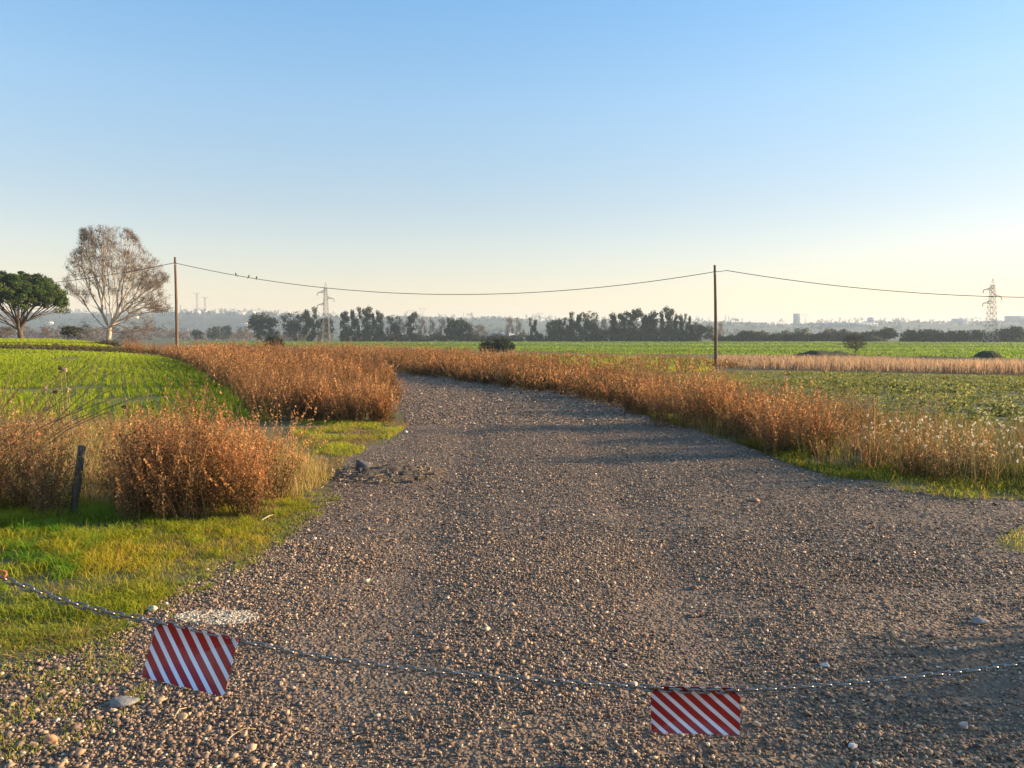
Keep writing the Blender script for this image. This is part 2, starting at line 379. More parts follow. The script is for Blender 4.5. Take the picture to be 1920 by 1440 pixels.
# ridge height in photo pixels along the skyline -> far hills
RX = [-900, 0, 120, 260, 350, 450, 560, 700, 760, 850, 940, 1010, 1200, 1360, 1430, 1480, 1600, 1700, 1800, 1920, 2800]
RY = [588, 589, 588, 590, 588, 589, 593, 598, 596, 599, 597, 603, 607, 606, 610, 611, 608, 606, 607, 604, 604]
RD = 2500.
def hill_h(x, y):
    a = x/np.maximum(y, 1); px = 960+1443*a
    hp = (630-np.interp(px, RX, RY))/1443*RD
    r = y
    t = sstep(1150, RD, r)
    u = vnoise(x, y, 260, 21)*.6+vnoise(x, y, 90, 22)*.25
    z = -1.5+(hp+1.5)*(t*.72+.28*sstep(1600, 2000, r)*1.0)*(1-.22*(u-.4)*(1-sstep(RD-500, RD, r))*1.6)
    z = z*(1-.3*sstep(RD+100, 4400, r))
    return z
def make_hills():
    xs = np.linspace(-1.35, 1.35, 420); ys = np.linspace(1150, 4300, 90)
    A, Y = np.meshgrid(xs, ys); X = A*Y; Z = hill_h(X, Y)
    V = np.stack([X, Y, Z], -1).reshape(-1, 3); nx = len(xs)
    i = np.arange(len(ys)-1)[:, None]; j = np.arange(nx-1)[None]
    Fq = np.stack([i*nx+j, i*nx+j+1, (i+1)*nx+j+1, (i+1)*nx+j], -1).reshape(-1, 4)
    tag(build('hills', V, [Fq], M['hills'], smooth=True), kind='structure')
make_hills()

# ---------------------------------------------------------------- scattering
def scatter(poly, n, rmin, rmax, p, rng, amax=48):
    out = []; got = 0
    for _ in range(400):
        m = max(4*n, 20000); u = rng.random(m)
        r = np.exp(np.log(rmin)+u*np.log(rmax/rmin)) if p == -1 else (rmin**(p+1)+u*(rmax**(p+1)-rmin**(p+1)))**(1/(p+1))
        th = np.radians(rng.uniform(-amax, amax, m)); x = r*np.sin(th); y = r*np.cos(th); z = gh(x, y)
        px, py = proj(x, y, z); k = inpoly(px, py, poly)
        out.append(np.stack([x, y, z], 1)[k]); got += k.sum()
        if got >= n: break
    return np.concatenate(out)[:n]
ICO_V = None
def ico():
    t = (1+5**.5)/2
    v = np.array([(-1, t, 0), (1, t, 0), (-1, -t, 0), (1, -t, 0), (0, -1, t), (0, 1, t), (0, -1, -t), (0, 1, -t), (t, 0, -1), (t, 0, 1), (-t, 0, -1), (-t, 0, 1)], float)
    f = np.array([(0, 11, 5), (0, 5, 1), (0, 1, 7), (0, 7, 10), (0, 10, 11), (1, 5, 9), (5, 11, 4), (11, 10, 2), (10, 7, 6), (7, 1, 8), (3, 9, 4), (3, 4, 2), (3, 2, 6), (3, 6, 8), (3, 8, 9), (4, 9, 5), (2, 4, 11), (6, 2, 10), (8, 6, 7), (9, 8, 1)])
    return v/np.linalg.norm(v[0]), f
OCT = (np.array([(1, 0, 0), (0, 1, 0), (-1, 0, 0), (0, -1, 0), (0, 0, 1.), (0, 0, -.4)]), np.array([(0, 1, 4), (1, 2, 4), (2, 3, 4), (3, 0, 4)]))
def stones(P, size, rng, shape, cols, sink=.25, flat=.65):
    v, f = shape; n = len(P); k = len(v)
    s = np.stack([size, size*rng.uniform(.55, .95, n), size*rng.uniform(.4, .8, n)*flat/.65], 1)*.5
    W = v[None]*(1+rng.normal(0, .24, (n, k, 1)))*s[:, None]
    tx = rng.normal(0, .45, n); c, sn = np.cos(tx)[:, None], np.sin(tx)[:, None]
    y, z = W[..., 1]*c-W[..., 2]*sn, W[..., 1]*sn+W[..., 2]*c
    a = rng.uniform(0, 2*math.pi, n); c, sn = np.cos(a)[:, None], np.sin(a)[:, None]
    x = W[..., 0]*c-y*sn; y = W[..., 0]*sn+y*c
    W = np.stack([x, y, z], -1)+P[:, None]
    W[..., 2] += (s[:, 2]*(1-2*sink))[:, None]
    F_ = (np.arange(n)[:, None, None]*k+f[None]).reshape(-1, 3)
    return W.reshape(-1, 3), F_, rep(cols, k)
def stone_cols(n, rng, warm=0.0):
    pal = np.array([(.09, .075, .068), (.15, .12, .10), (.21, .17, .14), (.26, .205, .165), (.31, .24, .18), (.40, .31, .22), (.50, .41, .31), (.68, .60, .50)])
    pr = np.array([.13, .2, .2, .16, .13, .09, .06, .03]); c = pal[rng.choice(len(pal), n, p=pr)]
    return np.clip(c*rng.uniform(.7, 1.4, (n, 1))*(1+rng.normal(0, .03, (n, 3)))*np.array([1.04, .87, .70]), .02, .9)
def make_gravel():
    rng = np.random.default_rng(5)
    b = Bag()
    P = scatter(ROAD, 200000, 2.2, 6.2, .9, rng, 40)
    d = vnoise(P[:, 0], P[:, 1], .9, 31)*.6+vnoise(P[:, 0], P[:, 1], .28, 32)*.4
    lane = np.exp(-((P[:, 0]-2.1)/.5)**2)*(P[:, 1] < 4.6)            # finer, packed track at the right
    rut = .55*np.exp(-((P[:, 0]-.9-.03*P[:, 1])/.28)**2)+.55*np.exp(-((P[:, 0]+.7)/.28)**2)
    keep = rng.random(len(P)) < np.clip((d*2.4-.30), .22, 1)*(1-.6*lane)*(1-rut); P = P[keep]
    sz = np.clip(rng.lognormal(math.log(.0092), .46, len(P)), .004, .042)*np.where((P[:, 0] < -.9) & (P[:, 1] < 3.6), 1.15, 1)
    b.add(*[(v, [f], c) for v, f, c in [stones(P, sz, rng, ico(), stone_cols(len(P), rng))]][0])
    P = scatter(ROAD, 170000, 6.0, 15, .2, rng, 42)
    d = vnoise(P[:, 0], P[:, 1], 1.4, 31)*.6+vnoise(P[:, 0], P[:, 1], .4, 32)*.4; P = P[rng.random(len(P)) < np.clip(d*2.4-.2, .3, 1)]
    sz = np.clip(rng.lognormal(math.log(.014), .42, len(P)), .007, .05)
    b.add(*[(v, [f], c) for v, f, c in [stones(P, sz, rng, OCT, stone_cols(len(P), rng))]][0])
    P = scatter(ROAD, 60000, 14, 42, 0, rng, 42)
    sz = np.clip(rng.lognormal(math.log(.028), .4, len(P)), .014, .08)
    b.add(*[(v, [f], c) for v, f, c in [stones(P, sz, rng, OCT, stone_cols(len(P), rng), flat=.5)]][0])
    o = b.build('gravel', M['stone']); tag(o, 'loose brown and grey gravel covering the track', 'gravel', kind='stuff')
    # pale patch of crushed white stone behind the left sign
    b = Bag(); poly = [(325, 1158), (345, 1147), (400, 1144), (470, 1146), (492, 1155), (478, 1166), (430, 1172), (360, 1172)]
    P = scatter(poly, 12000, 3, 7, 1, rng, 40); px_, py_ = proj(*P.T); e_ = ((px_-408)/84)**2+((py_-1158)/13)**2+(vnoise(P[:, 0], P[:, 1], .06, 33)-.5)*.9; P = P[e_ < rng.uniform(.5, 1.3, len(P))]; sz = np.clip(rng.lognormal(math.log(.007), .4, len(P)), .004, .02); cc = np.array([(.72, .58, .40)])*rng.uniform(.55, 1.15, (len(P), 1))
    v, f, c = stones(P, sz, rng, ico(), cc); b.add(v, [f], np.clip(c, 0, .9))
    tag(b.build('white_gravel', M['stone']), 'pale patch of crushed white stone behind the left striped sign', 'gravel', kind='stuff')
make_gravel()

def rock(px, py, wpx, hr, col, label, seed, name='stone'):
    p = at(px, py); d = np.linalg.norm(p-CAM); wd = wpx/F_PX*d
    rng = np.random.default_rng(seed); v, f = ico()
    for _ in range(2):
        e = {}; vv = list(v); nf = []
        def mid(a, b_):
            k = (min(a, b_), max(a, b_))
            if k not in e: e[k] = len(vv); q = (vv[a]+vv[b_])/2; vv.append(q/np.linalg.norm(q))
            return e[k]
        for a, b_, c in f:
            x, y, z = mid(a, b_), mid(b_, c), mid(c, a); nf += [(a, x, z), (b_, y, x), (c, z, y), (x, y, z)]
        v = np.array(vv); f = np.array(nf)
    off = rng.normal(size=(10, 3)); off = norm(off)
    for o_ in off:                               # chip flat facets into the boulder
        h = v@o_; v = v-np.maximum(h-.60, 0)[:, None]*o_*1.0
    v = v*(1+rng.normal(0, .02, (len(v), 1)))
    V = v*np.array([wd/2, wd*.38, wd*hr/2])
    V[:, 2] += wd*hr*.28
    ob = build(name, V, [f], M['rock'], col=np.tile(np.array(col), (len(V), 1)))
    ob.location = p; ob.rotation_euler = (0, 0, rng.uniform(-.4, .4)); tag(ob, label, 'stone'); return ob
rock(680, 884, 42, .75, (.10, .095, .095), 'dark grey broken stone block on the soil heap beside the track', 1, 'stone_block')
rock(1545, 1250, 17, .6, (.62, .58, .52), 'small white stone on gravel just behind the chain, right of centre', 2)
rock(1807, 1366, 19, .8, (.50, .38, .33), 'rounded pinkish stone on gravel below the right end of chain', 3)
rock(1598, 1402, 17, .6, (.58, .55, .52), 'white stone with flat top near the bottom edge of gravel', 4)
rock(285, 1146, 20, .6, (.58, .50, .36), 'pale cream stone at the grass edge above the left sign', 5)
rock(226, 1318, 58, .22, (.24, .22, .20), 'flat grey stone slab sunk in gravel beneath the left sign', 6)
rock(92, 1394, 24, .7, (.50, .27, .15), 'orange brown brick fragment in the gravel near the bottom left', 7, 'brick_fragment')
rock(62, 1400, 20, .6, (.42, .25, .16), 'brown brick fragment lying left of the orange brown one', 8, 'brick_fragment')
rock(342, 1348, 17, .8, (.52, .33, .18), 'tan stone with a dry twig over it below the left sign', 9)
rock(1416, 940, 20, .35, (.40, .22, .14), 'reddish stone lying alone midway up the track', 10)
rock(1170, 1250, 15, .6, (.50, .44, .34), 'cream stone on gravel behind the right sign, left of it', 11)
rock(870, 805, 8, 1.2, (.55, .34, .24), 'tiny pink stone standing up on the far track', 12)
rock(762, 812, 9, .8, (.62, .58, .52), 'small white stone at the left edge of the track', 13)
rock(1835, 1168, 30, .5, (.30, .26, .23), 'wide brown grey stone in loose gravel at the right', 14)

# ---------------------------------------------------------------- grass, crops
def blades(P, h, wd, lean, rng, cb, ct):
    n = len(P); a = rng.uniform(0, 2*math.pi, n); dx = np.stack([np.cos(a), np.sin(a), 0*a], 1)
    b = a+rng.normal(0, .8, n)+math.pi/2; sd_ = np.stack([np.cos(b), np.sin(b), 0*b], 1)*(wd/2)[:, None]
    z = np.array([0, 0, 1.]); l = (lean*h)[:, None]; H = h[:, None]
    m = P+dx*l*.35+z*H*.6; t = P+dx*l+z*H*(1-.25*np.minimum(lean, 1.5))[:, None]
    V = np.stack([P-sd_, P+sd_, m+sd_*.75, m-sd_*.75, t], 1).reshape(-1, 3)
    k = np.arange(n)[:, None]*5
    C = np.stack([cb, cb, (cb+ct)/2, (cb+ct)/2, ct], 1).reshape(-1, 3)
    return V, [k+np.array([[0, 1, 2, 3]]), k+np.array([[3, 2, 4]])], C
def gcol(n, rng, pal, pr=None):
    pal = np.array(pal); c = pal[rng.choice(len(pal), n, p=pr)]; return np.clip(c*rng.uniform(.75, 1.25, (n, 1)), .005, .9)
GREENS = [(.11, .22, .02), (.18, .29, .02), (.28, .35, .025), (.38, .38, .04), (.42, .32, .09)]
def make_grass():
    rng = np.random.default_rng(8); b = Bag()
    P = scatter(VERGE_L, 60000, 2.8, 9, 1, rng, 48)
    d = vnoise(P[:, 0], P[:, 1], .45, 41); d2 = vnoise(P[:, 0], P[:, 1], 1.3, 42)
    P = P[rng.random(len(P)) < np.clip(d*2.2-.4, .04, 1)]; n = len(P)
    d = vnoise(P[:, 0], P[:, 1], .45, 41); d2 = vnoise(P[:, 0], P[:, 1], 1.1, 42); px, py = proj(P[:, 0], P[:, 1], P[:, 2])
    lush = .82*np.clip(sstep(420, 60, px)*.8+.35*d, 0, 1)*sstep(1200, 1120, py)+.15
    h = (.02+.085*lush**1.5*rng.uniform(.4, 1.3, n)+.02*d)*(.45+1.1*vnoise(P[:, 0], P[:, 1], .16, 46)**1.3)
    yel = np.clip(d2*1.5-.2+.5*(1-lush)*.7, 0, 1)[:, None]
    g = gcol(n, rng, [(.13, .28, .015), (.19, .34, .02), (.25, .36, .02)]); yl = gcol(n, rng, [(.50, .46, .03), (.55, .38, .06), (.40, .42, .03)])
    c = g*(1-yel)+yl*yel
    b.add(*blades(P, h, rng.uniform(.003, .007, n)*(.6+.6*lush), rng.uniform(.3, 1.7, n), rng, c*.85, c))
    # longer tufts in the lush corner, thatch between them
    for poly, nt_, nb, hh, pal in (([(-300, 1110), (0, 1110), (170, 1115), (215, 1060), (150, 1000), (60, 975), (-300, 980)], 70, 60, (.07, .15), [(.12, .30, .02), (.17, .36, .03), (.22, .38, .03)]),
                                   ([(200, 1040), (430, 1050), (560, 960), (560, 935), (300, 955), (150, 1000)], 60, 40, (.04, .09), [(.34, .42, .03), (.46, .46, .04), (.24, .36, .02)]),
                                   ([(0, 1240), (200, 1180), (330, 1110), (300, 1070), (0, 1120)], 60, 40, (.03, .07), [(.30, .36, .03), (.20, .30, .03), (.46, .38, .08)])):
        C_ = scatter(poly, nt_, 2.8, 9, 1, rng, 48); P = rep(C_, nb); P = P+rng.normal(0, .035, P.shape)*np.array([1, 1, 0]); n = len(P); c = gcol(n, rng, pal)
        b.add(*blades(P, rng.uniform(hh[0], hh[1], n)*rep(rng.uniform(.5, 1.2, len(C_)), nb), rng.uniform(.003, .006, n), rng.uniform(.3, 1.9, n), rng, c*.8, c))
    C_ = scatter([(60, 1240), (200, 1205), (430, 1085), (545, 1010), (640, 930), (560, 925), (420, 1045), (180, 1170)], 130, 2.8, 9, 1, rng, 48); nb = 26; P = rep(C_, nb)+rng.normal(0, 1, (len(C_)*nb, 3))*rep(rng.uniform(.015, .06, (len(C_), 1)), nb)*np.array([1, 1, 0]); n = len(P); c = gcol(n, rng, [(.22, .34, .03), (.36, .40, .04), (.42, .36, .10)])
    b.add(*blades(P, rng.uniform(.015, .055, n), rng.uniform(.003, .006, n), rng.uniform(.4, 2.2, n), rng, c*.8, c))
    P = scatter(VERGE_L, 16000, 2.8, 9, 1, rng, 48); k_ = vnoise(P[:, 0], P[:, 1], .33, 58)*.7+vnoise(P[:, 0], P[:, 1], .1, 59)*.3; P = P[k_ > .55]; n = len(P); c = gcol(n, rng, [(.46, .33, .14), (.36, .24, .10), (.52, .42, .2)])
    b.add(*blades(P, rng.uniform(.02, .06, n), rng.uniform(.003, .006, n), rng.uniform(1.2, 3., n), rng, c*.8, c))
    P = scatter(VERGE_L2, 22000, 8, 18, .5, rng); d2 = vnoise(P[:, 0], P[:, 1], .5, 43)*.6+vnoise(P[:, 0], P[:, 1], .17, 47)*.4; P = P[d2 > rng.uniform(.38, .62, len(P))]; n = len(P); d2 = vnoise(P[:, 0], P[:, 1], .5, 43); c = gcol(n, rng, GREENS[1:]+[(.50, .46, .05)])*(.7+.6*d2[:, None])
    b.add(*blades(P, rng.uniform(.02, .08, n)*(.5+d2), rng.uniform(.005, .012, n), rng.uniform(.3, 1.8, n), rng, c, c))
    P = scatter(VERGE_L2, 7000, 8, 18, .5, rng); k_ = vnoise(P[:, 0], P[:, 1], .6, 77); P = P[k_ > .5]; n = len(P); c = gcol(n, rng, [(.36, .25, .11), (.26, .17, .08), (.46, .34, .16)]); b.add(*blades(P, rng.uniform(.03, .1, n), rng.uniform(.004, .01, n), rng.uniform(.8, 2.6, n), rng, c, c))
    P = scatter(VERGE_R, 30000, 7, 26, 0, rng); n = len(P); d2 = vnoise(P[:, 0], P[:, 1], .7, 44)
    P = P[d2 > rng.uniform(.25, .6, len(P))]; n = len(P); c = gcol(n, rng, GREENS[0:4])*np.array([.9, .72, 1.])*(.35+.9*vnoise(P[:, 0], P[:, 1], 1.1, 49))[:, None]
    b.add(*blades(P, rng.uniform(.03, .12, n)*(.4+1.3*vnoise(P[:, 0], P[:, 1], .5, 50)), rng.uniform(.006, .014, n), rng.uniform(.3, 1.6, n), rng, c, c))
    # the little tongue of grass by the right-hand track edge
    P = scatter([(1925, 985), (1872, 1012), (1930, 1045), (2300, 1090), (2300, 985)], 2500, 4, 9, 1, rng); n = len(P); c = gcol(n, rng, GREENS[1:])
    b.add(*blades(P, rng.uniform(.02, .06, n), rng.uniform(.003, .006, n), rng.uniform(.2, 1., n), rng, c, c))
    # thin blades coming up through the gravel at bottom left
    P = scatter([(-300, 1260), (0, 1240), (200, 1190), (330, 1150), (300, 1250), (260, 1330), (200, 1440), (-300, 1500)], 5000, 2.3, 4.8, 1, rng, 45)
    d = vnoise(P[:, 0], P[:, 1], .16, 45); P = P[d > .58]; n = len(P); c = gcol(n, rng, GREENS[1:])
    b.add(*blades(P, rng.uniform(.012, .035, n), rng.uniform(.002, .005, n), rng.uniform(.2, 1.2, n), rng, c, c))
    # yellow-green ground grass among the weeds between the fields
    P = scatter([(980, 690), (1330, 700), (1345, 684), (1345, 674), (1150, 668), (960, 664), (900, 678)], 14000, 18, 110, 0, rng); n = len(P); c = gcol(n, rng, GREENS[1:4])
    b.add(*blades(P, rng.uniform(.1, .25, n), rng.uniform(.02, .05, n), rng.uniform(.2, .8, n), rng, c, c))
    tag(b.build('grass', M['grass']), 'short yellow green grass along both edges of the track', 'grass', kind='stuff')
    # straw-coloured dry grass on the verge
    b = Bag()
    P = scatter([(-300, 975), (100, 950), (300, 955), (560, 935), (620, 905), (560, 860), (300, 790), (160, 745), (-300, 750)], 24000, 5.5, 15, .3, rng); n = len(P)
    px, py = proj(P[:, 0], P[:, 1], P[:, 2]); c = gcol(n, rng, [(.62, .47, .24), (.52, .34, .15), (.44, .36, .13), (.26, .28, .06)])
    hh = rng.uniform(.12, .42, n)*np.where(py > 920, .6, 1)
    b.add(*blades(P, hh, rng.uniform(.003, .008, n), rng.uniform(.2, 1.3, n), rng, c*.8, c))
    P = scatter([(1250, 795), (1420, 838), (1600, 885), (1930, 915), (2300, 930), (2300, 850), (1930, 815), (1600, 785), (1450, 765)], 9000, 8, 26, .3, rng); n = len(P)
    c = gcol(n, rng, [(.34, .25, .12), (.26, .18, .09), (.18, .17, .05), (.13, .15, .04), (.10, .12, .03)])
    b.add(*blades(P, rng.uniform(.15, .45, n), rng.uniform(.004, .01, n), rng.uniform(.2, 1.0, n), rng, c*.8, c))
    P = scatter(DRYSTRIP, 26000, 30, 110, 0, rng); n = len(P); c = gcol(n, rng, [(.42, .30, .22), (.36, .25, .19), (.48, .36, .26), (.30, .22, .15)])
    b.add(*blades(P, rng.uniform(.35, .85, n)*(.7+.5*vnoise(P[:, 0], P[:, 1], 5, 48)), rng.uniform(.02, .05, n), rng.uniform(.05, .5, n), rng, c*.85, c))
    tag(b.build('dry_grass', M['grass']), 'straw coloured dry grass on the verges and in a strip before the far field', 'grass', kind='stuff')
make_grass()

def make_crops():
    rng = np.random.default_rng(9); b = Bag()
    # young cereal in drilled rows running away from the viewer
    P = scatter(WHEAT, 90000, 15, 75, .25, rng); row = .31
    u = P[:, 0]*.89+P[:, 1]*.456; v = -P[:, 0]*.456+P[:, 1]*.89
    k = np.round(u/row)*row; u = k+(u-k)*np.where(rng.random(len(u)) < .25, 1, .5); P[:, 0] = u*.89-v*.456; P[:, 1] = u*.456+v*.89; P[:, 2] = gh(P[:, 0], P[:, 1])
    bare = vnoise(P[:, 0], P[:, 1], 3.2, 51)*.6+vnoise(P[:, 0], P[:, 1], .9, 52)*.4; P = P[bare > .27]; n = len(P); r = np.hypot(P[:, 0], P[:, 1])
    tone = vnoise(P[:, 0], P[:, 1], 9, 53)[:, None]
    c = gcol(n, rng, [(.28, .36, .02), (.34, .40, .025), (.19, .29, .02)])*(.75+.5*tone)
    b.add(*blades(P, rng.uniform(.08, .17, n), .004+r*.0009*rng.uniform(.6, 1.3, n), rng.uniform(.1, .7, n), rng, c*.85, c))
    P = scatter(WHEAT2, 26000, 66, 120, 0, rng); n = len(P); c = gcol(n, rng, [(.30, .38, .02), (.34, .42, .025)])
    b.add(*blades(P, rng.uniform(.1, .2, n), rng.uniform(.06, .12, n), rng.uniform(.1, .6, n), rng, c*.9, c))
    tag(b.build('young_wheat', M['grass']), 'bright green young cereal in drilled rows in the left field', 'crop', kind='stuff')
    b = Bag()
    P = scatter(FAR, 60000, 70, 450, -1, rng); n = len(P); r = np.hypot(P[:, 0], P[:, 1]); tone = (vnoise(P[:, 0]*.25, P[:, 1], 9, 54)*.6+vnoise(P[:, 0]*.4, P[:, 1], 30, 55)*.4)[:, None]
    c = gcol(n, rng, [(.15, .26, .03), (.20, .29, .035), (.12, .20, .03)])*(.45+.9*tone)
    b.add(*blades(P, rng.uniform(.1, .22, n)*(1+r*.002), .0016*r*rng.uniform(.6, 1.4, n), rng.uniform(.1, .6, n), rng, c*.9, c))
    tag(b.build('field_crop', M['grass']), 'bright green crop covering the wide far field', 'crop', kind='stuff')
    b = Bag()
    P = scatter(CROP, 9000, 12, 60, .3, rng); row = .75
    u = P[:, 0]*.30+P[:, 1]*.954; v = P[:, 0]*.954-P[:, 1]*.30; u = np.round(u/row)*row+rng.normal(0, .05, len(u))
    P[:, 0] = u*.30+v*.954; P[:, 1] = u*.954-v*.30; P[:, 2] = gh(P[:, 0], P[:, 1]); P = P[P[:, 1] > 9]
    n = len(P); kk = 9; C0 = gcol(n, rng, [(.14, .17, .05), (.19, .21, .06), (.26, .26, .08), (.10, .13, .04)])
    rs = rng.uniform(.45, 1.1, n)*(.5+.8*vnoise(P[:, 0], P[:, 1], 4, 57))
    Q = rep(P, kk)+rng.normal(0, 1, (n*kk, 3))*np.array([.09, .09, .035])*rep(rs[:, None], kk)+np.array([0, 0, .045]); C = rep(C0, kk)*rng.uniform(.8, 1.25, (n*kk, 1))
    V, f = diamonds(Q, rng.uniform(.035, .06, n*kk)*rep(rs[:, None], kk)[:, 0], rng, 2.0); b.add(V, [f], rep(C, 4))
    tag(b.build('seedlings', M['grass']), 'low leafy seedlings in thin rows on the brown right field', 'crop', kind='stuff')
make_crops()

# ---------------------------------------------------------------- rust-coloured weeds
def weeds(P, H, stems, K, leaf, spread, rng, top, low, t0=.3, rad=.055, sw=.004, droop=0):
    n = len(P)*stems
    B = rep(P, stems)+rng.normal(0, .05, (n, 3))*np.array([1, 1, 0]); h0 = rep(H, stems)
    u = rng.random(n); h = h0*(.66+.34*(1-u*.6))*rng.uniform(.5, 1.18, n); off = spread*h0*np.sqrt(u)
    a = rng.uniform(0, 2*math.pi, n); D = np.stack([np.cos(a), np.sin(a), 0*a], 1)
    kx = rng.normal(0, .05, (n, 3)); kx[:, 2] = 0; D = D+rep(rng.normal(0, .32, (len(P), 3))*np.array([1, 1, 0]), stems)
    def pos(t, i=slice(None)):
        tt = t[..., None]; return B[i]+D[i]*off[i][..., None]*tt**1.15+np.array([0, 0, 1.])*(h[i][..., None])*(tt-droop*.25*tt**3)+kx[i]*np.sin(tt*5)*h[i][..., None]
    ts = [0, .33, .66, 1]; Q = [pos(np.full(n, t)) for t in ts]
    Sb = np.cross(D, [0, 0, 1.]); V = []
    for q, t in zip(Q, ts): s = Sb*(sw*(1.1-t)); V += [q-s, q+s]
    V = np.stack(V, 1).reshape(-1, 3); k = np.arange(n)[:, None]*8
    Fs = np.concatenate([k+np.array([[2*i, 2*i+1, 2*i+3, 2*i+2]]) for i in range(3)])
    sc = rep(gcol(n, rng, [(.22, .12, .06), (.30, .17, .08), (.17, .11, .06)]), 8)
    m = n*K; t = t0+(1-t0)*rng.random(m)**.8; ii = np.repeat(np.arange(n), K)
    c = pos(t, ii); ra = rad*rep(h0, K)*(1.12-t); c = c+rng.normal(0, 1, (m, 3))*np.array([1, 1, .6])*(ra[:, None]*.5)
    pl = rep(rep(rng.random(len(P)), stems), K)[:, None]
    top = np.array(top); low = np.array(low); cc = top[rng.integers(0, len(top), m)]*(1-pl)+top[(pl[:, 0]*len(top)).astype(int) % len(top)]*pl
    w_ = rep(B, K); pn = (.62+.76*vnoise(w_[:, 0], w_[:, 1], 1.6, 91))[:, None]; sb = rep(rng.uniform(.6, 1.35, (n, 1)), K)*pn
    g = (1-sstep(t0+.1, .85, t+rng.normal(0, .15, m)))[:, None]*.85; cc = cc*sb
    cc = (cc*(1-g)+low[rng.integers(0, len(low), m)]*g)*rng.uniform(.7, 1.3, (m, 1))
    LV, LF = diamonds(c, leaf*rng.uniform(.5, 1.3, m)*(.75+.25*(1-t)), rng, 2.2, .9)
    return (V, [Fs], sc), (LV, [LF], rep(np.clip(cc, .01, .9), 4))
RUST = [(.49, .225, .085), (.39, .165, .065), (.61, .33, .14), (.26, .12, .05), (.52, .27, .11), (.18, .095, .045)]
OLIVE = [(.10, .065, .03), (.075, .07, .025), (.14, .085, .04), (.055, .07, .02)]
PALE = [(.42, .24, .12), (.34, .17, .08), (.48, .32, .16), (.26, .13, .07), (.22, .17, .06)]
def make_weed_strips():
    rng = np.random.default_rng(12)
    def strip(name, label, parts):
        b = Bag()
        for P, H, st, K, lf, sp, tp in parts:
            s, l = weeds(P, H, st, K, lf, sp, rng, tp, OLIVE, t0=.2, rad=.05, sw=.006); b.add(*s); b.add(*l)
        tag(b.build(name, M['weed']), label, 'weeds', kind='stuff')
    P = scatter(W_LEFT, 1500, 11, 75, .6, rng); P = P[vnoise(P[:, 0], P[:, 1], .9, 64)*.6+vnoise(P[:, 0], P[:, 1], 2.3, 65)*.4 > rng.uniform(.05, .5, len(P))]; r = np.hypot(P[:, 0], P[:, 1])
    H = rng.uniform(.75, 1.15, len(P))*(.7+.55*vnoise(P[:, 0], P[:, 1], 1.5, 61))*np.interp(proj(*P.T)[0]+rng.normal(0, 25, len(P)), [430, 560, 740], [1, .82, .68]); near = r < 24
    strip('rust_weeds', 'dense rust coloured weeds between the left field and the track', [(P[near], H[near], 11, 30, .021, .42, RUST), (P[~near], H[~near]*1.1, 8, 16, .042, .4, RUST)])
    P = scatter(W_MID, 1800, 22, 75, .5, rng); P = P[vnoise(P[:, 0], P[:, 1], 1.2, 64)*.6+vnoise(P[:, 0], P[:, 1], 3.3, 65)*.4 > rng.uniform(.05, .5, len(P))]; px, _ = proj(*P.T); H = rng.uniform(.85, 1.35, len(P))*(.8+.4*vnoise(P[:, 0], P[:, 1], 2.5, 62))*np.interp(px, [500, 700, 860, 1000, 1150], [1, .92, .72, .66, .5])
    strip('rust_weeds', 'band of rust coloured weeds along the far side of the bend in the track', [(P, H, 8, 17, .040, .38, RUST)])
    P = scatter(W_RIGHT, 560, 8, 30, .6, rng); P = P[vnoise(P[:, 0], P[:, 1], .8, 87)*.7+vnoise(P[:, 0], P[:, 1], 2., 88)*.3 > rng.uniform(.2, .55, len(P))]; px, _ = proj(*P.T); px = px+rng.normal(0, 90, len(px)); dens = np.interp(px, [1450, 1750], [.95, .30]); P = P[rng.random(len(P)) < dens]; px, _ = proj(*P.T); px = px+rng.normal(0, 90, len(px))
    H = rng.uniform(.55, .95, len(P))*np.interp(px, [1150, 1400, 1750], [.85, .92, .62])*(.8+.4*vnoise(P[:, 0], P[:, 1], 1.2, 63)); lf = px > 1500
    strip('rust_weeds', 'loose russet weeds along the right edge of the track', [(P[~lf], H[~lf], 13, 26, .020, .5, RUST+PALE+[(.24, .19, .06)]), (P[lf]*1.0, H[lf]*rng.uniform(.6, 1.25, lf.sum()), 9, 20, .017, .5, PALE+RUST[:2]+[(.20, .19, .06)])])
    P = scatter([(-300, 975), (0, 962), (130, 955), (300, 955), (520, 932), (560, 890), (500, 835), (300, 800), (0, 780), (-300, 780)], 150, 5.5, 14, .5, rng); H = rng.uniform(.2, .5, len(P))*np.where((proj(*P.T)[0] < 100), 1.5, 1); H = H*np.where(proj(*P.T)[1] > 930, .6, 1)
    strip('brown_weeds', 'brown dry weeds filling the verge between the bushes at the left', [(P, H, 10, 26, .014, .5, PALE+RUST[:2])])
    # thin scattered weeds out to the right pole and by the strip of dry grass
    P = scatter([(1000, 700), (1180, 722), (1340, 698), (1560, 690), (1560, 684), (1345, 676), (1100, 670), (900, 668), (960, 690)], 420, 20, 110, 0, rng)
    H = rng.uniform(.4, .9, len(P)); strip('rust_weeds', 'thin scattered orange weeds around the foot of the right pole', [(P, H, 6, 12, .05, .35, RUST+PALE)])
    P = scatter([(860, 700), (1060, 722), (1150, 738), (1200, 775), (1140, 762), (1050, 741), (950, 727), (860, 717), (740, 699), (740, 692)], 420, 15, 50, 0, rng); H = rng.uniform(.35, .8, len(P))
    strip('rust_weeds', 'low ragged fringe of brown weeds on the outer edge of the bend', [(P, H, 8, 16, .035, .5, RUST+OLIVE[:2])])
    # scrubby line along the little ditch across the left field
    P = scatter([(-300, 647), (0, 648), (120, 652), (240, 656), (300, 662), (240, 664), (100, 659), (0, 656), (-300, 653)], 420, 50, 95, 0, rng)
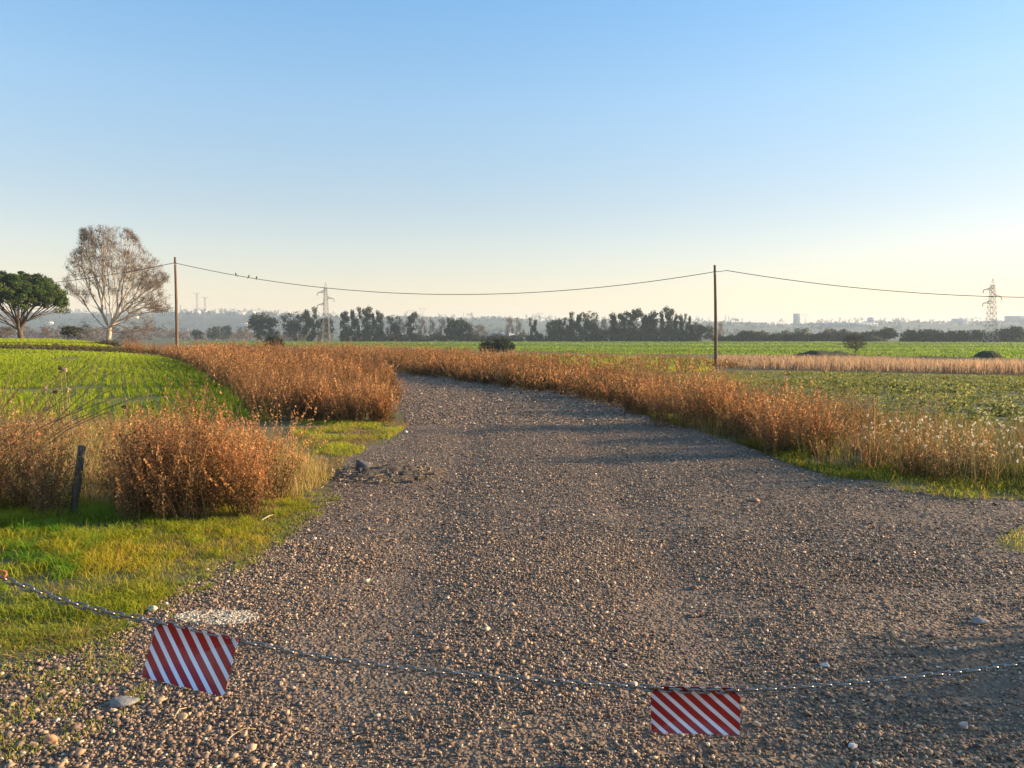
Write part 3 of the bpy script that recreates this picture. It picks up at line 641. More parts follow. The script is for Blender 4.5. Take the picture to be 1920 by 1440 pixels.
    H = rng.uniform(.2, .45, len(P)); strip('ditch_weeds', 'low dark weeds along the ditch between the two left fields', [(P, H, 6, 12, .07, .6, [(.20, .15, .07), (.14, .13, .05)])])
make_weed_strips()

def bush(px, py, H, wd, label, seed, stems=60, K=60, leaf=.014, top=RUST, name='dry_bush', group=None, near=True):
    p = at(px, py); rng = np.random.default_rng(seed)
    t = thing(name, p, label, 'bush', group)
    n = max(8, int(wd/.07)); stems = max(8, int(stems*wd/.28/n)); Q = np.stack([rng.uniform(-wd/2.5, wd/2.5, n), rng.normal(0, wd/7, n), 0*np.arange(n)], 1)
    hh = H*(1-.42*np.abs(Q[:, 0]/(wd/2))**2.2)*rng.uniform(.78, 1.04, n)
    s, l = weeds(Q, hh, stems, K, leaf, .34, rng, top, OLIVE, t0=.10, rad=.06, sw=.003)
    b = Bag(); b.add(*s); b.build('stems', M['stem'], t); b = Bag(); b.add(*l); b.build('seed_heads', M['weed'], t)
    return t
bush(365, 962, 1.12, 1.75, 'large dense rust coloured bush right of the leaning fence post', 71, 95, 72)
bush(500, 935, 1.08, .6, 'narrow rust coloured bush with tall spikes beside the track edge', 72, 55, 60)
bush(30, 965, 1.2, 1.1, 'reddish brown bush at the left frame edge behind the tall grass', 73, 60, 60, top=RUST+PALE)
bush(205, 930, .5, .8, 'lower brown bush just behind the leaning fence post', 74, 36, 36, top=PALE)
bush(1290, 800, 1.34, 1.6, 'tallest rust coloured bush on the right edge of the track', 75, 46, 40, .02)
bush(1490, 850, 1.15, 1.1, 'upright orange bush beside the track below the dry grass strip', 76, 42, 38, .018)
bush(1215, 775, .85, 1.3, 'low rust coloured bush left of the tallest one on the right verge', 77, 36, 34, .022)
bush(1400, 822, .8, 1.0, 'medium rust coloured bush between the two tall right verge bushes', 78, 36, 34, .02)
bush(1800, 896, .78, 1.1, 'thin pale brown bush among white seed heads at the right', 79, 34, 24, .014, top=PALE)
bush(690, 792, .88, 1.6, 'russet bush closing the left weed strip at the track edge', 80, 50, 40, .02)
bush(600, 786, .98, 1.6, 'russet bush left of the one at the track edge, behind green verge', 81, 46, 36, .022)
# unseen bushes added right of the frame to shade the corner of the gravel
for i, (x, y, h) in enumerate(((6.4, 4.0, 1.2), (7.3, 4.6, 1.35), (6.5, 2.9, 1.15))):
    rng = np.random.default_rng(90+i); t = thing('dry_bush', (x, y, float(gh(x, y))), ('rust coloured bush in the middle of the three added out of view for shade', 'tallest bush of the three added out of view for shade', 'bush nearest the chain among the three added out of view for shade')[i], 'bush', 'unseen bushes added right of the track for shade')
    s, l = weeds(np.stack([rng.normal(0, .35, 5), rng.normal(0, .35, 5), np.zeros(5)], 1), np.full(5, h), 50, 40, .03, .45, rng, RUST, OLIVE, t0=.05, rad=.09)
    b = Bag(); b.add(*s); b.build('stems', M['stem'], t); b = Bag(); b.add(*l); b.build('seed_heads', M['weed'], t)

# white fluffy seed heads
def make_seedheads():
    rng = np.random.default_rng(14); b = Bag()
    P = scatter([(1620, 850), (1930, 830), (2300, 860), (2300, 935), (1930, 925), (1800, 915), (1600, 885)], 300, 7, 18, 1, rng)
    h = rng.uniform(.22, .62, len(P)); T = P+np.stack([rng.normal(0, .05, len(P)), rng.normal(0, .05, len(P)), h], 1)
    V, f = tubes(P, T, .002, .0015, 3); b.add(V, [f], (.30, .26, .12))
    k = 14; Q = rep(T, k)+rng.normal(0, .008, (len(T)*k, 3)); V, f = diamonds(Q, .0095, rng, 1.2); b.add(V, [f], (.80, .74, .62))
    tag(b.build('seed_heads', M['weed']), 'white fluffy seed heads on thin stalks at the right verge', 'seed heads', kind='stuff')
make_seedheads()
# long bare stalks arching in from the left over the field
def stalks():
    rng = np.random.default_rng(15)
    t = thing('tall_stalks', at(20, 960), 'long bare arching dry stalks leaning right at the left frame edge', 'plant')
    bs = Bag(); bh = Bag(); o = np.array(t.location)
    ends = [(235, 682), (180, 690), (120, 700), (225, 745), (150, 735), (260, 712), (90, 720), (195, 660), (60, 705), (140, 668), (230, 765), (40, 730), (170, 775), (290, 736), (110, 760), (20, 700)]
    for i, (ex, ey) in enumerate(ends):
        Y = o[1]+rng.uniform(-.4, .4); b0 = np.array([o[0]-.35+rng.normal(0, .2), Y, 0.0])
        e = CAM+ray(ex, ey)*Y; c = (b0+e)/2+np.array([-.12, 0, .28])
        s = np.linspace(0, 1, 10)[:, None]; pts = (1-s)**2*b0+2*s*(1-s)*c+s*s*e+rng.normal(0, .006, (10, 3))-o
        V, f = polytube(pts, np.linspace(.0062, .0026, 10), 4); bs.add(V, f, (.20, .135, .085))
        for j in (4, 5, 6, 7, 8):
            d = norm(pts[j+1]-pts[j]); q = pts[j]+d*rng.uniform(.08, .2)+rng.normal(0, .05, 3)
            V, f = tubes([pts[j]], [q], .0026, .0014, 3); bs.add(V, [f], (.20, .135, .085))
    bs.build('stalk', M['stem'], t)
    for i, (hx, hy) in enumerate([(122, 694), (113, 690), (85, 727), (232, 763), (128, 731), (104, 735)]):
        Y = o[1]+.3; e = CAM+ray(hx, hy)*Y; base = np.array([e[0]+.05, Y, 0.])
        V, f = tubes([base-o], [e-o], .0035, .0028, 4); bs2 = Bag(); bs2.add(V, [f], (.32, .24, .14))
        q = np.tile(e-o, (60, 1))+norm(rng.normal(size=(60, 3)))*.016; V, f = diamonds(q, .014, rng, 1.5); bs2.add(V, [f], (.20, .14, .10) if i % 2 else (.5, .38, .24))
        bs2.build('seed_head', M['stem'], t)
stalks()

# soil heap with straw beside the track
def soil_heap():
    rng = np.random.default_rng(17)
    p = at(720, 890); t = thing('soil_heap', p, 'low heap of dark soil clods and straw at the left edge of the track', 'soil heap')
    n = 40; g = np.linspace(-1, 1, n); X, Y = np.meshgrid(g, g); x = X*.75; y = Y*.6
    wx, wy = p[0]+x, p[1]+y
    Z = np.clip(1-X**2-Y**2, 0, 1)**.8*.075*(.5+vnoise(x*1.0, y, .14, 71))+(vnoise(x, y, .05, 72)-.5)*.03 + gh(wx, wy)-p[2]-.015
    V = np.stack([x, y, Z], -1).reshape(-1, 3); i = np.arange(n-1)[:, None]; j = np.arange(n-1)[None]
    f = np.stack([i*n+j, i*n+j+1, (i+1)*n+j+1, (i+1)*n+j], -1).reshape(-1, 4); c = f.copy()
    cc = V[f].mean(1); f = f[(cc[:, 0]/.75)**2+(cc[:, 1]/.6)**2 < 1]
    build('earth', V, [f], M['heap'], t)
    b = Bag(); m = 160; P = np.stack([rng.uniform(-.6, .6, m), rng.normal(-.05, .25, m), np.zeros(m)], 1); P[:, 2] = gh(P[:, 0]+p[0], P[:, 1]+p[1])-p[2]+rng.uniform(.01, .06, m)
    V, f, c = stones(P, rng.uniform(.02, .07, m), rng, ico(), gcol(m, rng, [(.09, .075, .06), (.15, .12, .09), (.30, .21, .12)])); b.add(V, [f], c); b.build('clods', M['stone'], t)['kind'] = 'stuff'
    b = Bag(); m = 420; P = np.stack([rng.uniform(-.95, .7, m), rng.normal(-.15, .33, m), np.zeros(m)], 1); P[:, 2] = gh(P[:, 0]+p[0], P[:, 1]+p[1])-p[2]+rng.uniform(.01, .07, m)
    a = rng.uniform(0, 6.28, m); l = rng.uniform(.03, .14, m); D = np.stack([np.cos(a)*l, np.sin(a)*l*.6, rng.normal(0, .012, m)], 1)
    V, f = tubes(P, P+D, .0035, .002, 3); b.add(V, [f], rep(gcol(m, rng, [(.52, .36, .19), (.42, .22, .10), (.6, .46, .28)]), 6)); b.build('straw', M['stem'], t)['kind'] = 'stuff'
soil_heap()
def twig(pts, r, col, label):
    P = [at(*q) for q in pts]; o = np.array(P[0]); Q = np.array(P)-o; Q[:, 2] += .012; Q[len(Q)//2, 2] += .012
    s = np.linspace(0, len(Q)-1, 14); Q = np.stack([np.interp(s, range(len(Q)), Q[:, i]) for i in range(3)], 1)
    V, f = polytube(Q, np.linspace(r, r*.5, 14), 5); ob = build('twig', V, f, M['stem'], col=np.tile(np.array(col), (len(V), 1))); ob.location = o; tag(ob, label, 'twig')
twig([(424, 1396), (436, 1384), (458, 1376), (480, 1372)], .003, (.5, .36, .2), 'thin curved straw twig on gravel below the left sign')
twig([(326, 1353), (336, 1340), (350, 1332)], .004, (.5, .35, .2), 'short tan twig propped on the stone below the left sign')
twig([(290, 1366), (315, 1358), (335, 1348)], .003, (.12, .09, .07), 'dark thin twig beside the tan one below the left sign')
twig([(660, 1386), (685, 1384), (705, 1386)], .004, (.06, .05, .05), 'short black twig on gravel near the bottom edge')
twig([(490, 978), (505, 972), (520, 966)], .007, (.62, .5, .28), 'pale straw stick lying across the grass edge')

# ---------------------------------------------------------------- chain with two striped plates
CH = [(-330, 925), (-160, 1005), (0, 1083), (100, 1121), (200, 1149), (292, 1166), (447, 1203), (560, 1226), (660, 1242), (780, 1256), (900, 1268), (1000, 1276), (1100, 1283), (1222, 1290), (1300, 1294), (1388, 1295), (1500, 1290), (1600, 1282), (1700, 1271), (1800, 1262), (1920, 1246), (2100, 1215), (2300, 1170)]
def chain():
    pts = []
    for px, py in CH:
        Y = 2.80+.00001*0
        d = ray(px, py); pts.append(CAM+d*(Y/d[1]))
    pts = np.array(pts)
    pts[:, 1] = np.interp(pts[:, 0], [-1.31, -.99, .52, .85], [2.785, 2.72, 2.83, 2.79])
    for i, (px, py) in enumerate(CH): d = ray(px, py); pts[i] = CAM+d*(pts[i, 1]/d[1])
    x = np.linspace(0, len(pts)-1, 2000); P = np.stack([np.interp(x, range(len(pts)), pts[:, i]) for i in range(3)], 1)
    k = np.ones(61)/61; Pp = np.pad(P, ((30, 30), (0, 0)), 'edge'); Ps = np.stack([np.convolve(Pp[:, i], k, 'valid') for i in range(3)], 1); Ps[0] = P[0]; Ps[-1] = P[-1]
    P = Ps; s = np.concatenate([[0], np.cumsum(np.linalg.norm(np.diff(P, axis=0), axis=1))])
    pitch = .0345; n = int(s[-1]/pitch)
    # a single long welded link: stadium outline
    a = np.linspace(0, 2*math.pi, 17)[:-1]; lx = .0135*np.sign(np.cos(a))*(np.abs(np.cos(a)) > .01)+.0100*np.cos(a); ly = .0100*np.sin(a)
    link = np.stack([lx, ly, 0*a], 1); V, f = polytube(link, .0040, 7, True)
    me0 = build('link', V, f, M['chain'], smooth=True)
    root = thing('chain', P[0], 'galvanised steel chain slung across the track carrying two striped signs', 'chain')
    mesh = me0.data; bpy.data.objects.remove(me0)
    rest = Bag(); first = True
    from mathutils import Matrix, Vector
    rng = np.random.default_rng(3)
    for i in range(n):
        c = np.array([np.interp((i+.5)*pitch, s, P[:, q]) for q in range(3)]); c2 = np.array([np.interp((i+.6)*pitch, s, P[:, q]) for q in range(3)])
        d = Vector(norm(c2-c)); upv = Vector((0, 0, 1)); sd_ = d.cross(upv).normalized(); u2 = sd_.cross(d)
        ang = R(35)+(math.pi/2 if i % 2 else 0)+rng.normal(0, .12)
        yv = sd_*math.cos(ang)+u2*math.sin(ang); zv = d.cross(yv)
        m = Matrix((( d.x, yv.x, zv.x, c[0]-P[0][0]), (d.y, yv.y, zv.y, c[1]-P[0][1]), (d.z, yv.z, zv.z, c[2]-P[0][2]), (0, 0, 0, 1)))
        qx, _ = proj(*c)
        q = (V@np.array(m.to_3x3()).T)+np.array(m.translation)
        if -5 <= qx <= 1925 and i % 1 == 0 and len(root.children) < 98:
            o = bpy.data.objects.new('link', mesh); COL.objects.link(o); o.parent = root; o.matrix_local = m
        else: rest.add(q, f)
    o = rest.build('links', M['chain'], root, smooth=True); o['kind'] = 'stuff'
    # steel posts just outside the picture and the orange shackle by the left one
    ends = [(P[0], 'steel post holding the left end of the chain', 'steel_post'), (P[-1], 'steel post holding the right end of the chain', 'steel_post')]
    for e, lb, nm in ends:
        g = float(gh(e[0], e[1])); side = -1 if e[0] < 0 else 1
        V2, f2 = polytube([(0, 0, -.1), (0, 0, .5), (0, 0, e[2]-g+.12)], .03, 14); ob = build(nm, V2, f2, M['post'], smooth=False); ob.location = (e[0]+side*.05, e[1], g); tag(ob, lb, 'post')
    d = ray(3, 1077); q = CAM+d*(2.78/d[1]); rngo = np.linspace(0, 2*math.pi, 13)[:-1]
    V3, f3 = polytube(np.stack([.016*np.cos(rngo), .003*np.sin(rngo*2), .013*np.sin(rngo)], 1), .0055, 6, True); ob = build('shackle', V3, f3, M['rust'], smooth=True); ob.location = q; tag(ob, 'small orange rusty shackle on the chain at left edge', 'shackle')
chain()
def plate(w6, label):
    ax = np.array(w6[:3]); pos = np.array(w6[3:]); W, H, r, T = .33, .20, .012, .0022
    root = bpy.data.objects.new('warning_sign', None); COL.objects.link(root); root.empty_display_size = .1
    from mathutils import Matrix, Vector
    a = np.linalg.norm(ax); root.rotation_mode = 'QUATERNION'
    from mathutils import Quaternion
    root.rotation_quaternion = Quaternion(Vector(ax/a), a); root.location = pos
    tag(root, label, 'sign', None)
    out = []
    for cx, cz, s in ((W/2-r, -r, 0), (-W/2+r, -r, 1), (-W/2+r, -H+r, 2), (W/2-r, -H+r, 3)):
        for k in range(6):
            th = (s+k/5)*math.pi/2; out.append((cx+r*math.cos(th), cz+r*math.sin(th)))
    # fan strips so the plate can bow very slightly
    n = len(out); o = np.array(out); bend = lambda p: .004*(p[:, 0]/.165)**2+.004*((p[:, 1]+.1)/.1)**2*np.sign(p[:, 0])*.5
    Fr = np.stack([o[:, 0], -T/2+bend(o), o[:, 1]], 1); Bk = Fr+np.array([0, T, 0]); i = np.arange(n); j = (i+1) % n
    c0 = np.array([[0, -T/2, -.1], [0, T/2, -.1]]); V = np.concatenate([Fr, Bk, c0])
    tri = np.concatenate([np.stack([i, j, np.full(n, 2*n)], 1)[:, ::-1], np.stack([i+n, j+n, np.full(n, 2*n+1)], 1)])
    quad = np.stack([i, i+n, j+n, j], 1)
    build('panel', V, [tri, quad], M['stripes'], root)
    for sx in (-1, 1):                      # wire ties through the two corner holes, up to the chain
        x = sx*(W/2-.022); ring = np.linspace(0, 2*math.pi, 15)[:-1]
        pts = np.stack([x+.011*np.cos(ring), .012*np.sin(ring)+.004, -.006+.016*np.cos(ring+.4)*1.0], 1)
        pts = np.stack([x+.004*np.cos(ring*2), .011*np.cos(ring), -.003+.017*np.sin(ring)], 1)
        V, f = polytube(pts, .0024, 5, True); build('wire_tie', V, f, M['wire'], root, smooth=True)
plate([-0.32167749, 0.1614922431, -0.1797644, -1.148826, 2.7477673, 0.53113758], 'red and white striped plate on the chain, tilted and swung, lower left of the track')
plate([0.1591574873, -0.04371752, -0.13553468, 0.68625317, 2.80544825, 0.2864947], 'red and white striped plate hanging nearly level from the chain, close to the gravel')

# leaning fence post in the verge
p = at(137, 966); top = CAM+ray(154, 836)*(p[1]*1.0)
V, f = polytube([(0, 0, -.15), (.0, 0, .0), tuple((top-p)*.5), tuple(top-p)], .033, 4); ob = build('fence_post', V, f, M['post']); ob.location = p
tag(ob, 'dark square wooden fence post leaning among the weeds', 'fence post')

# ---------------------------------------------------------------- trees
def skeleton(T, trunk, seg, alpha, rng, bend=.5, upw=.3):
    nodes = [np.array(q, float) for q in trunk]; par = [-1]+list(range(len(trunk)-1)); path = [0.]
    for i in range(1, len(nodes)): path.append(path[-1]+np.linalg.norm(nodes[i]-nodes[i-1]))
    A = np.zeros((len(T)*14+50, 3)); Pth = np.zeros(len(A)); D = np.zeros((len(A), 3)); n = len(nodes)
    A[:n] = nodes; Pth[:n] = path
    for i in range(n): D[i] = norm(nodes[i]-nodes[i-1]) if i else (0, 0, 1)
    elig0 = n-1; order = np.argsort(np.linalg.norm(T-nodes[-1], axis=1))
    for o_ in order:
        t = T[o_]; a = A[elig0:n]; dv = t-a; dist = np.linalg.norm(dv, axis=1)
        cosang = (dv*D[elig0:n]).sum(1)/np.maximum(dist, 1e-6)
        cost = dist*(1.25-.35*cosang)+alpha*Pth[elig0:n]
        j = elig0+int(np.argmin(cost)); p0 = A[j]; d = np.linalg.norm(t-p0); k = min(12, max(1, int(round(d/seg))))
        m0 = D[j]*d*bend*1.4; m1 = norm(norm(t-p0)+np.array([0, 0, upw]))*d
        prev = j
        for q in range(1, k+1):
            s = q/k; h00 = 2*s**3-3*s**2+1; h10 = s**3-2*s**2+s; h01 = -2*s**3+3*s**2; h11 = s**3-s**2
            pt = h00*p0+h10*m0+h01*t+h11*m1
            if q < k: pt = pt+rng.normal(0, .05*seg, 3)
            A[n] = pt; D[n] = norm(pt-A[prev]); Pth[n] = Pth[prev]+np.linalg.norm(pt-A[prev]); par.append(prev); prev = n; n += 1
    return A[:n], np.array(par), D[:n]
def limbs(A, par, tip, ex=2.3, flare=1.25):
    n = len(A); acc = np.zeros(n); ch = np.bincount(par[1:], minlength=n)
    acc[ch == 0] = tip**ex
    for i in range(n-1, 0, -1): acc[par[i]] += acc[i]
    r = np.maximum(acc, tip**ex)**(1/ex); i = np.arange(1, n); r0 = np.minimum(r[par[i]], r[i]*1.25); 
    q = A[i]; p = A[par[i]]; 
    return p, q, r0, r[i]
def tree_mesh(t, A, par, tip, k, barkc, ex=2.3):
    p, q, r0, r1 = limbs(A, par, tip, ex); V, f = tubes(p, q, r0, r1, k); b = Bag(); b.add(V, [f], barkc); return b.build('trunk', M['bark'], t)

# big half-bare tree on the left
def big_tree():
    rng = np.random.default_rng(21); base = at_y(200, 82); k = 82/F_PX
    t = thing('tall_tree', base, 'tall thinly leaved tree with pale fanning limbs left of the wooden pole', 'tree')
    # crown outline as seen: rows (height px above the foot, left px, right px)
    rows = np.array([(10, -40, 60), (35, -48, 100), (60, -20, 108), (95, -72, 116), (120, -80, 118), (140, -74, 100), (155, -64, 98), (175, -50, 84), (195, -42, 72), (210, -36, 52), (216, -22, 40)])
    T = []
    while len(T) < 1500:
        h = rng.uniform(20, 216); l = np.interp(h, rows[:, 0], rows[:, 1]); r = np.interp(h, rows[:, 0], rows[:, 2]); q_ = .80+.34*vnoise(h, h*0, 22, 84); q2 = .80+.34*vnoise(h, h*0, 22, 85); l, r = l*q_, r*q2; x = rng.uniform(l, r)
        c = (l+r)/2; hw = (r-l)/2; u = (x-c)/hw; ymax = math.sqrt(max(0, 1-u*u))*hw*.85; y = rng.uniform(-ymax, ymax)
        rr = math.hypot(u, y/(hw*.85+1e-6)); edge = rr**2*.8+.2*(h > 150)+.1
        lump = vnoise(x+500, h+y*.3, 15, 83)*.65+vnoise(x+500-y, h, 31, 86)*.35
        if h < 90 and abs(x) < 45*h/90: continue
        if h < 60 and rng.random() > .35: continue
        if rng.random() < (edge*.75+.28)*(1.5 if lump > .5 else .10): T.append((x*k, y*k, h*k))
    T = np.array(T); A, par, D = skeleton(T, [(0, 0, -.3), (.15, 0, .5), (.28, 0, 1.1), (.32, 0, 1.5)], .5, .76, rng, .45, .5)
    tree_mesh(t, A, par, .0135, 5, (.44, .36, .28), 2.25)
    b = Bag(); m = 12; Q = rep(T, m)+rng.normal(0, .15, (len(T)*m, 3)); Q = Q[rng.random(len(Q)) < .95]
    V, f = diamonds(Q, rng.uniform(.03, .065, len(Q)), rng, 2.8, -.3); b.add(V, [f], rep(gcol(len(Q), rng, [(.19, .13, .09), (.15, .11, .08), (.13, .11, .07), (.24, .15, .10)]), 4))
    # bare twigs at every tip
    m = 7; S = rep(T, m); E = S+norm(rng.normal(size=S.shape)+np.array([0, 0, .7]))*rng.uniform(.2, .6, (len(S), 1)); V, f = tubes(S, E, .008, .004, 3)
    b.add(V, [f], (.24, .17, .13)); b.build('crown', M['leaf'], t)
    # pile of cut brush round its foot
    rngb = np.random.default_rng(33); q = at_y(202, 80); tt = thing('brush_pile', q, 'dark tangled brush around the foot of the tall thinly leaved tree', 'brush')
    n = 260; a = rngb.uniform(0, 6.28, n); rr = rngb.uniform(0, 1.2, n); P = np.stack([np.cos(a)*rr, np.sin(a)*rr*.6, 0*a], 1); E = P+np.stack([np.cos(a)*rngb.uniform(.2, 1.2, n), np.sin(a)*.4, rngb.uniform(.1, .9, n)], 1)
    V, f = tubes(P, E, .018, .008, 4); b = Bag(); b.add(V, [f], (.14, .11, .09)); b.build('branches', M['stem'], tt)
    m = 1400; a = rngb.uniform(0, 6.28, m); rr = rngb.uniform(0, 1, m)**.5; Q = np.stack([np.cos(a)*rr*1.4, np.sin(a)*rr*.8, rngb.uniform(0, .65, m)*(1.1-rr)], 1)
    V, f = diamonds(Q, rngb.uniform(.06, .14, m), rngb, 1.6); b = Bag(); b.add(V, [f], rep(gcol(m, rngb, [(.06, .07, .03), (.12, .10, .05)]), 4)); b.build('leaves', M['dense'], tt)
big_tree()
def pine():
    rng = np.random.default_rng(22); Y = 100; base = at_y(40, Y); k = Y/F_PX
    t = thing('stone_pine', base, 'umbrella shaped dark green pine at the left frame edge', 'tree')
    C = []
    n = 640
    for _ in range(n):
        th = rng.uniform(0, 6.28); u = math.sqrt(rng.random()); x = u*math.cos(th)*80; y = u*math.sin(th)*75
        zt = 74+(124-74)*math.sqrt(max(0, 1-u**2.4)); C.append((x*.93-1, y, zt-rng.uniform(0, 58)*(1-u*.5)*rng.random()**.4+rng.normal(0, 3)-3))
    C = np.array(C)*k
    A, par, D = skeleton(C, [(0, 0, -.4), (-.08, 0, .5), (-.12, 0, .8), (-.14, 0, .95)], .6, .8, rng, .38, .45)
    tree_mesh(t, A, par, .024, 6, (.12, .085, .06), 2.3)
    b = Bag(); T = C
    m = 150; cl = rng.uniform(.35, .85, len(T)); dr = norm(rng.normal(size=(len(T)*m, 3)))*np.array([1, 1, .62])*(rng.random((len(T)*m, 1))**.4)
    Q = rep(T, m)+dr*rep(cl[:, None], m)
    tone = rep(gcol(len(T), rng, [(.05, .09, .02), (.08, .12, .025), (.035, .055, .02), (.12, .15, .03)]), m)*rng.uniform(.75, 1.3, (len(Q), 1))
    V, f = diamonds(Q, rng.uniform(.07, .13, len(Q)), rng, 2.4, .5); b.add(V, [f], rep(tone, 4)); b.build('crown', M['dense'], t)
pine()

# prototypes for the far trees; unit height 1, scaled when placed
def proto(kind, seed):
    rng = np.random.default_rng(seed); b = Bag(); t = thing('tree', (0, 0, 0), None, None)
    nT = 150; T = []
    if kind == 'round':
        lob = [(rng.uniform(-.28, .28), rng.uniform(-.2, .2), rng.uniform(.38, .82), rng.uniform(.16, .27)) for _ in range(10)]+[(0, 0, .3, .26), (.2, 0, .25, .2), (-.2, 0, .25, .2)]
        pal = [(.065, .08, .045), (.085, .10, .05), (.05, .065, .04)]; size = .030; per = 26; mt = 'dense'
    elif kind == 'euc':
        lob = [(rng.uniform(-.09, .09), rng.uniform(-.1, .1), z, rng.uniform(.07, .12)) for z in np.linspace(.2, .93, 15)]+[(rng.uniform(-.1, .1), 0, z, .12) for z in (.06, .12, .2, .28)]
        pal = [(.13, .135, .075), (.09, .10, .06), (.17, .155, .09), (.07, .08, .05)]; size = .027; per = 24; mt = 'leaf'
    elif kind == 'euc2':
        lob = [(rng.normal(0, .13), rng.uniform(-.1, .1), z, rng.uniform(.08, .15)) for z in np.linspace(.42, .92, 9)]+[(rng.normal(0, .15), 0, z, .13) for z in (.1, .18, .25, .33)]
        pal = [(.10, .11, .06), (.075, .09, .05), (.14, .14, .07)]; size = .030; per = 26; mt = 'leaf'
    elif kind == 'wide':
        lob = [(rng.uniform(-.45, .45), rng.uniform(-.25, .25), rng.uniform(.3, .85), rng.uniform(.14, .22)) for _ in range(20)]+[(x, 0, .2, .24) for x in (-.35, 0, .3)]
        pal = [(.09, .10, .05), (.15, .15, .065), (.065, .08, .045)]; size = .030; per = 22; mt = 'leaf'
    elif kind == 'bare':
        lob = [(rng.normal(0, .13), rng.uniform(-.12, .12), z, rng.uniform(.10, .17)) for z in np.linspace(.2, .88, 14)]
        pal = [(.20, .13, .09), (.16, .11, .08), (.25, .17, .10)]; size = .014; per = 13; mt = 'leaf'; nT = 260
    elif kind == 'umbrella':
        lob = [(rng.uniform(-.5, .5), rng.uniform(-.4, .4), rng.uniform(.42, .62), .26) for _ in range(18)]+[(rng.uniform(-.35, .35), rng.uniform(-.2, .2), .74, .24) for _ in range(8)]
        pal = [(.04, .052, .022), (.055, .07, .028), (.035, .045, .02)]; size = .035; per = 30; mt = 'dense'
    for i in range(nT):
        l = lob[rng.integers(len(lob))]; d = norm(rng.normal(size=3))*l[3]*rng.uniform(.3, 1); T.append((l[0]+d[0], l[1]+d[1], min(max(.04, l[2]+d[2]), 1)))
    T = np.array(T)
    A, par, D = skeleton(T, [(0, 0, -.03), (0, 0, .06), (.01, 0, .15)], .09, .35, rng, .4, .4)
    tree_mesh(t, A, par, .0022, 4, (.17, .13, .10) if kind != 'euc' else (.26, .21, .17), 2.4)
    lobs = np.array(lob); Q = rep(T, per)+rng.normal(0, .03, (len(T)*per, 3))
    if kind in ('round', 'umbrella', 'wide'):
        ex = rep(lobs[:, :3], 90)+norm(rng.normal(size=(len(lobs)*90, 3)))*rep(lobs[:, 3:4], 90)*rng.uniform(.6, 1, (len(lobs)*90, 1)); Q = np.concatenate([Q, ex])
    Q = Q[Q[:, 2] > .01]
    tone = (.75+.5*vnoise(Q[:, 0]*9+40, Q[:, 2]*9, 1, seed))[:, None]
    V, f = diamonds(Q, size*rng.uniform(.6, 1.4, len(Q)), rng, 1.6); b.add(V, [f], rep(gcol(len(Q), rng, pal)*tone, 4)); b.build('crown', M[mt], t)
    return t, max(.05, T[:, 0].max()-T[:, 0].min())
PR = {}; USED = set()
def put_tree(kind, px, top, base, wpx, label, Y=450, cat='tree', name=None, group='trees along the edge of the far field'):
    v = abs(hash_px(px)) % 2
    key = (kind, v)
    if key not in PR: PR[key] = proto(kind, 100+7*len(PR))
    src, wd = PR[key]
    p = at_y(px, Y); H = z_at(px, top, Y)-p[2]; s = H; sw = wpx/F_PX*Y/wd
    rz = (0 if (px//3) % 2 else math.pi)+((px*7) % 10-5)*.05
    if key not in USED:
        USED.add(key); o = src; o.location = p; o.rotation_euler = (0, 0, rz); o.scale = (sw, sw, s); tag(o, label, cat, group)
    else: o = copy_thing(src, p, rz, (sw, sw, s), label, cat, group)
    o.name = name or {'round': 'evergreen_tree', 'euc': 'eucalyptus_tree', 'euc2': 'eucalyptus_tree', 'wide': 'broad_tree', 'bare': 'bare_tree', 'umbrella': 'pine_tree'}[kind]
    return o
def hash_px(px): return (int(px)*2654435761 >> 7) & 0xffff
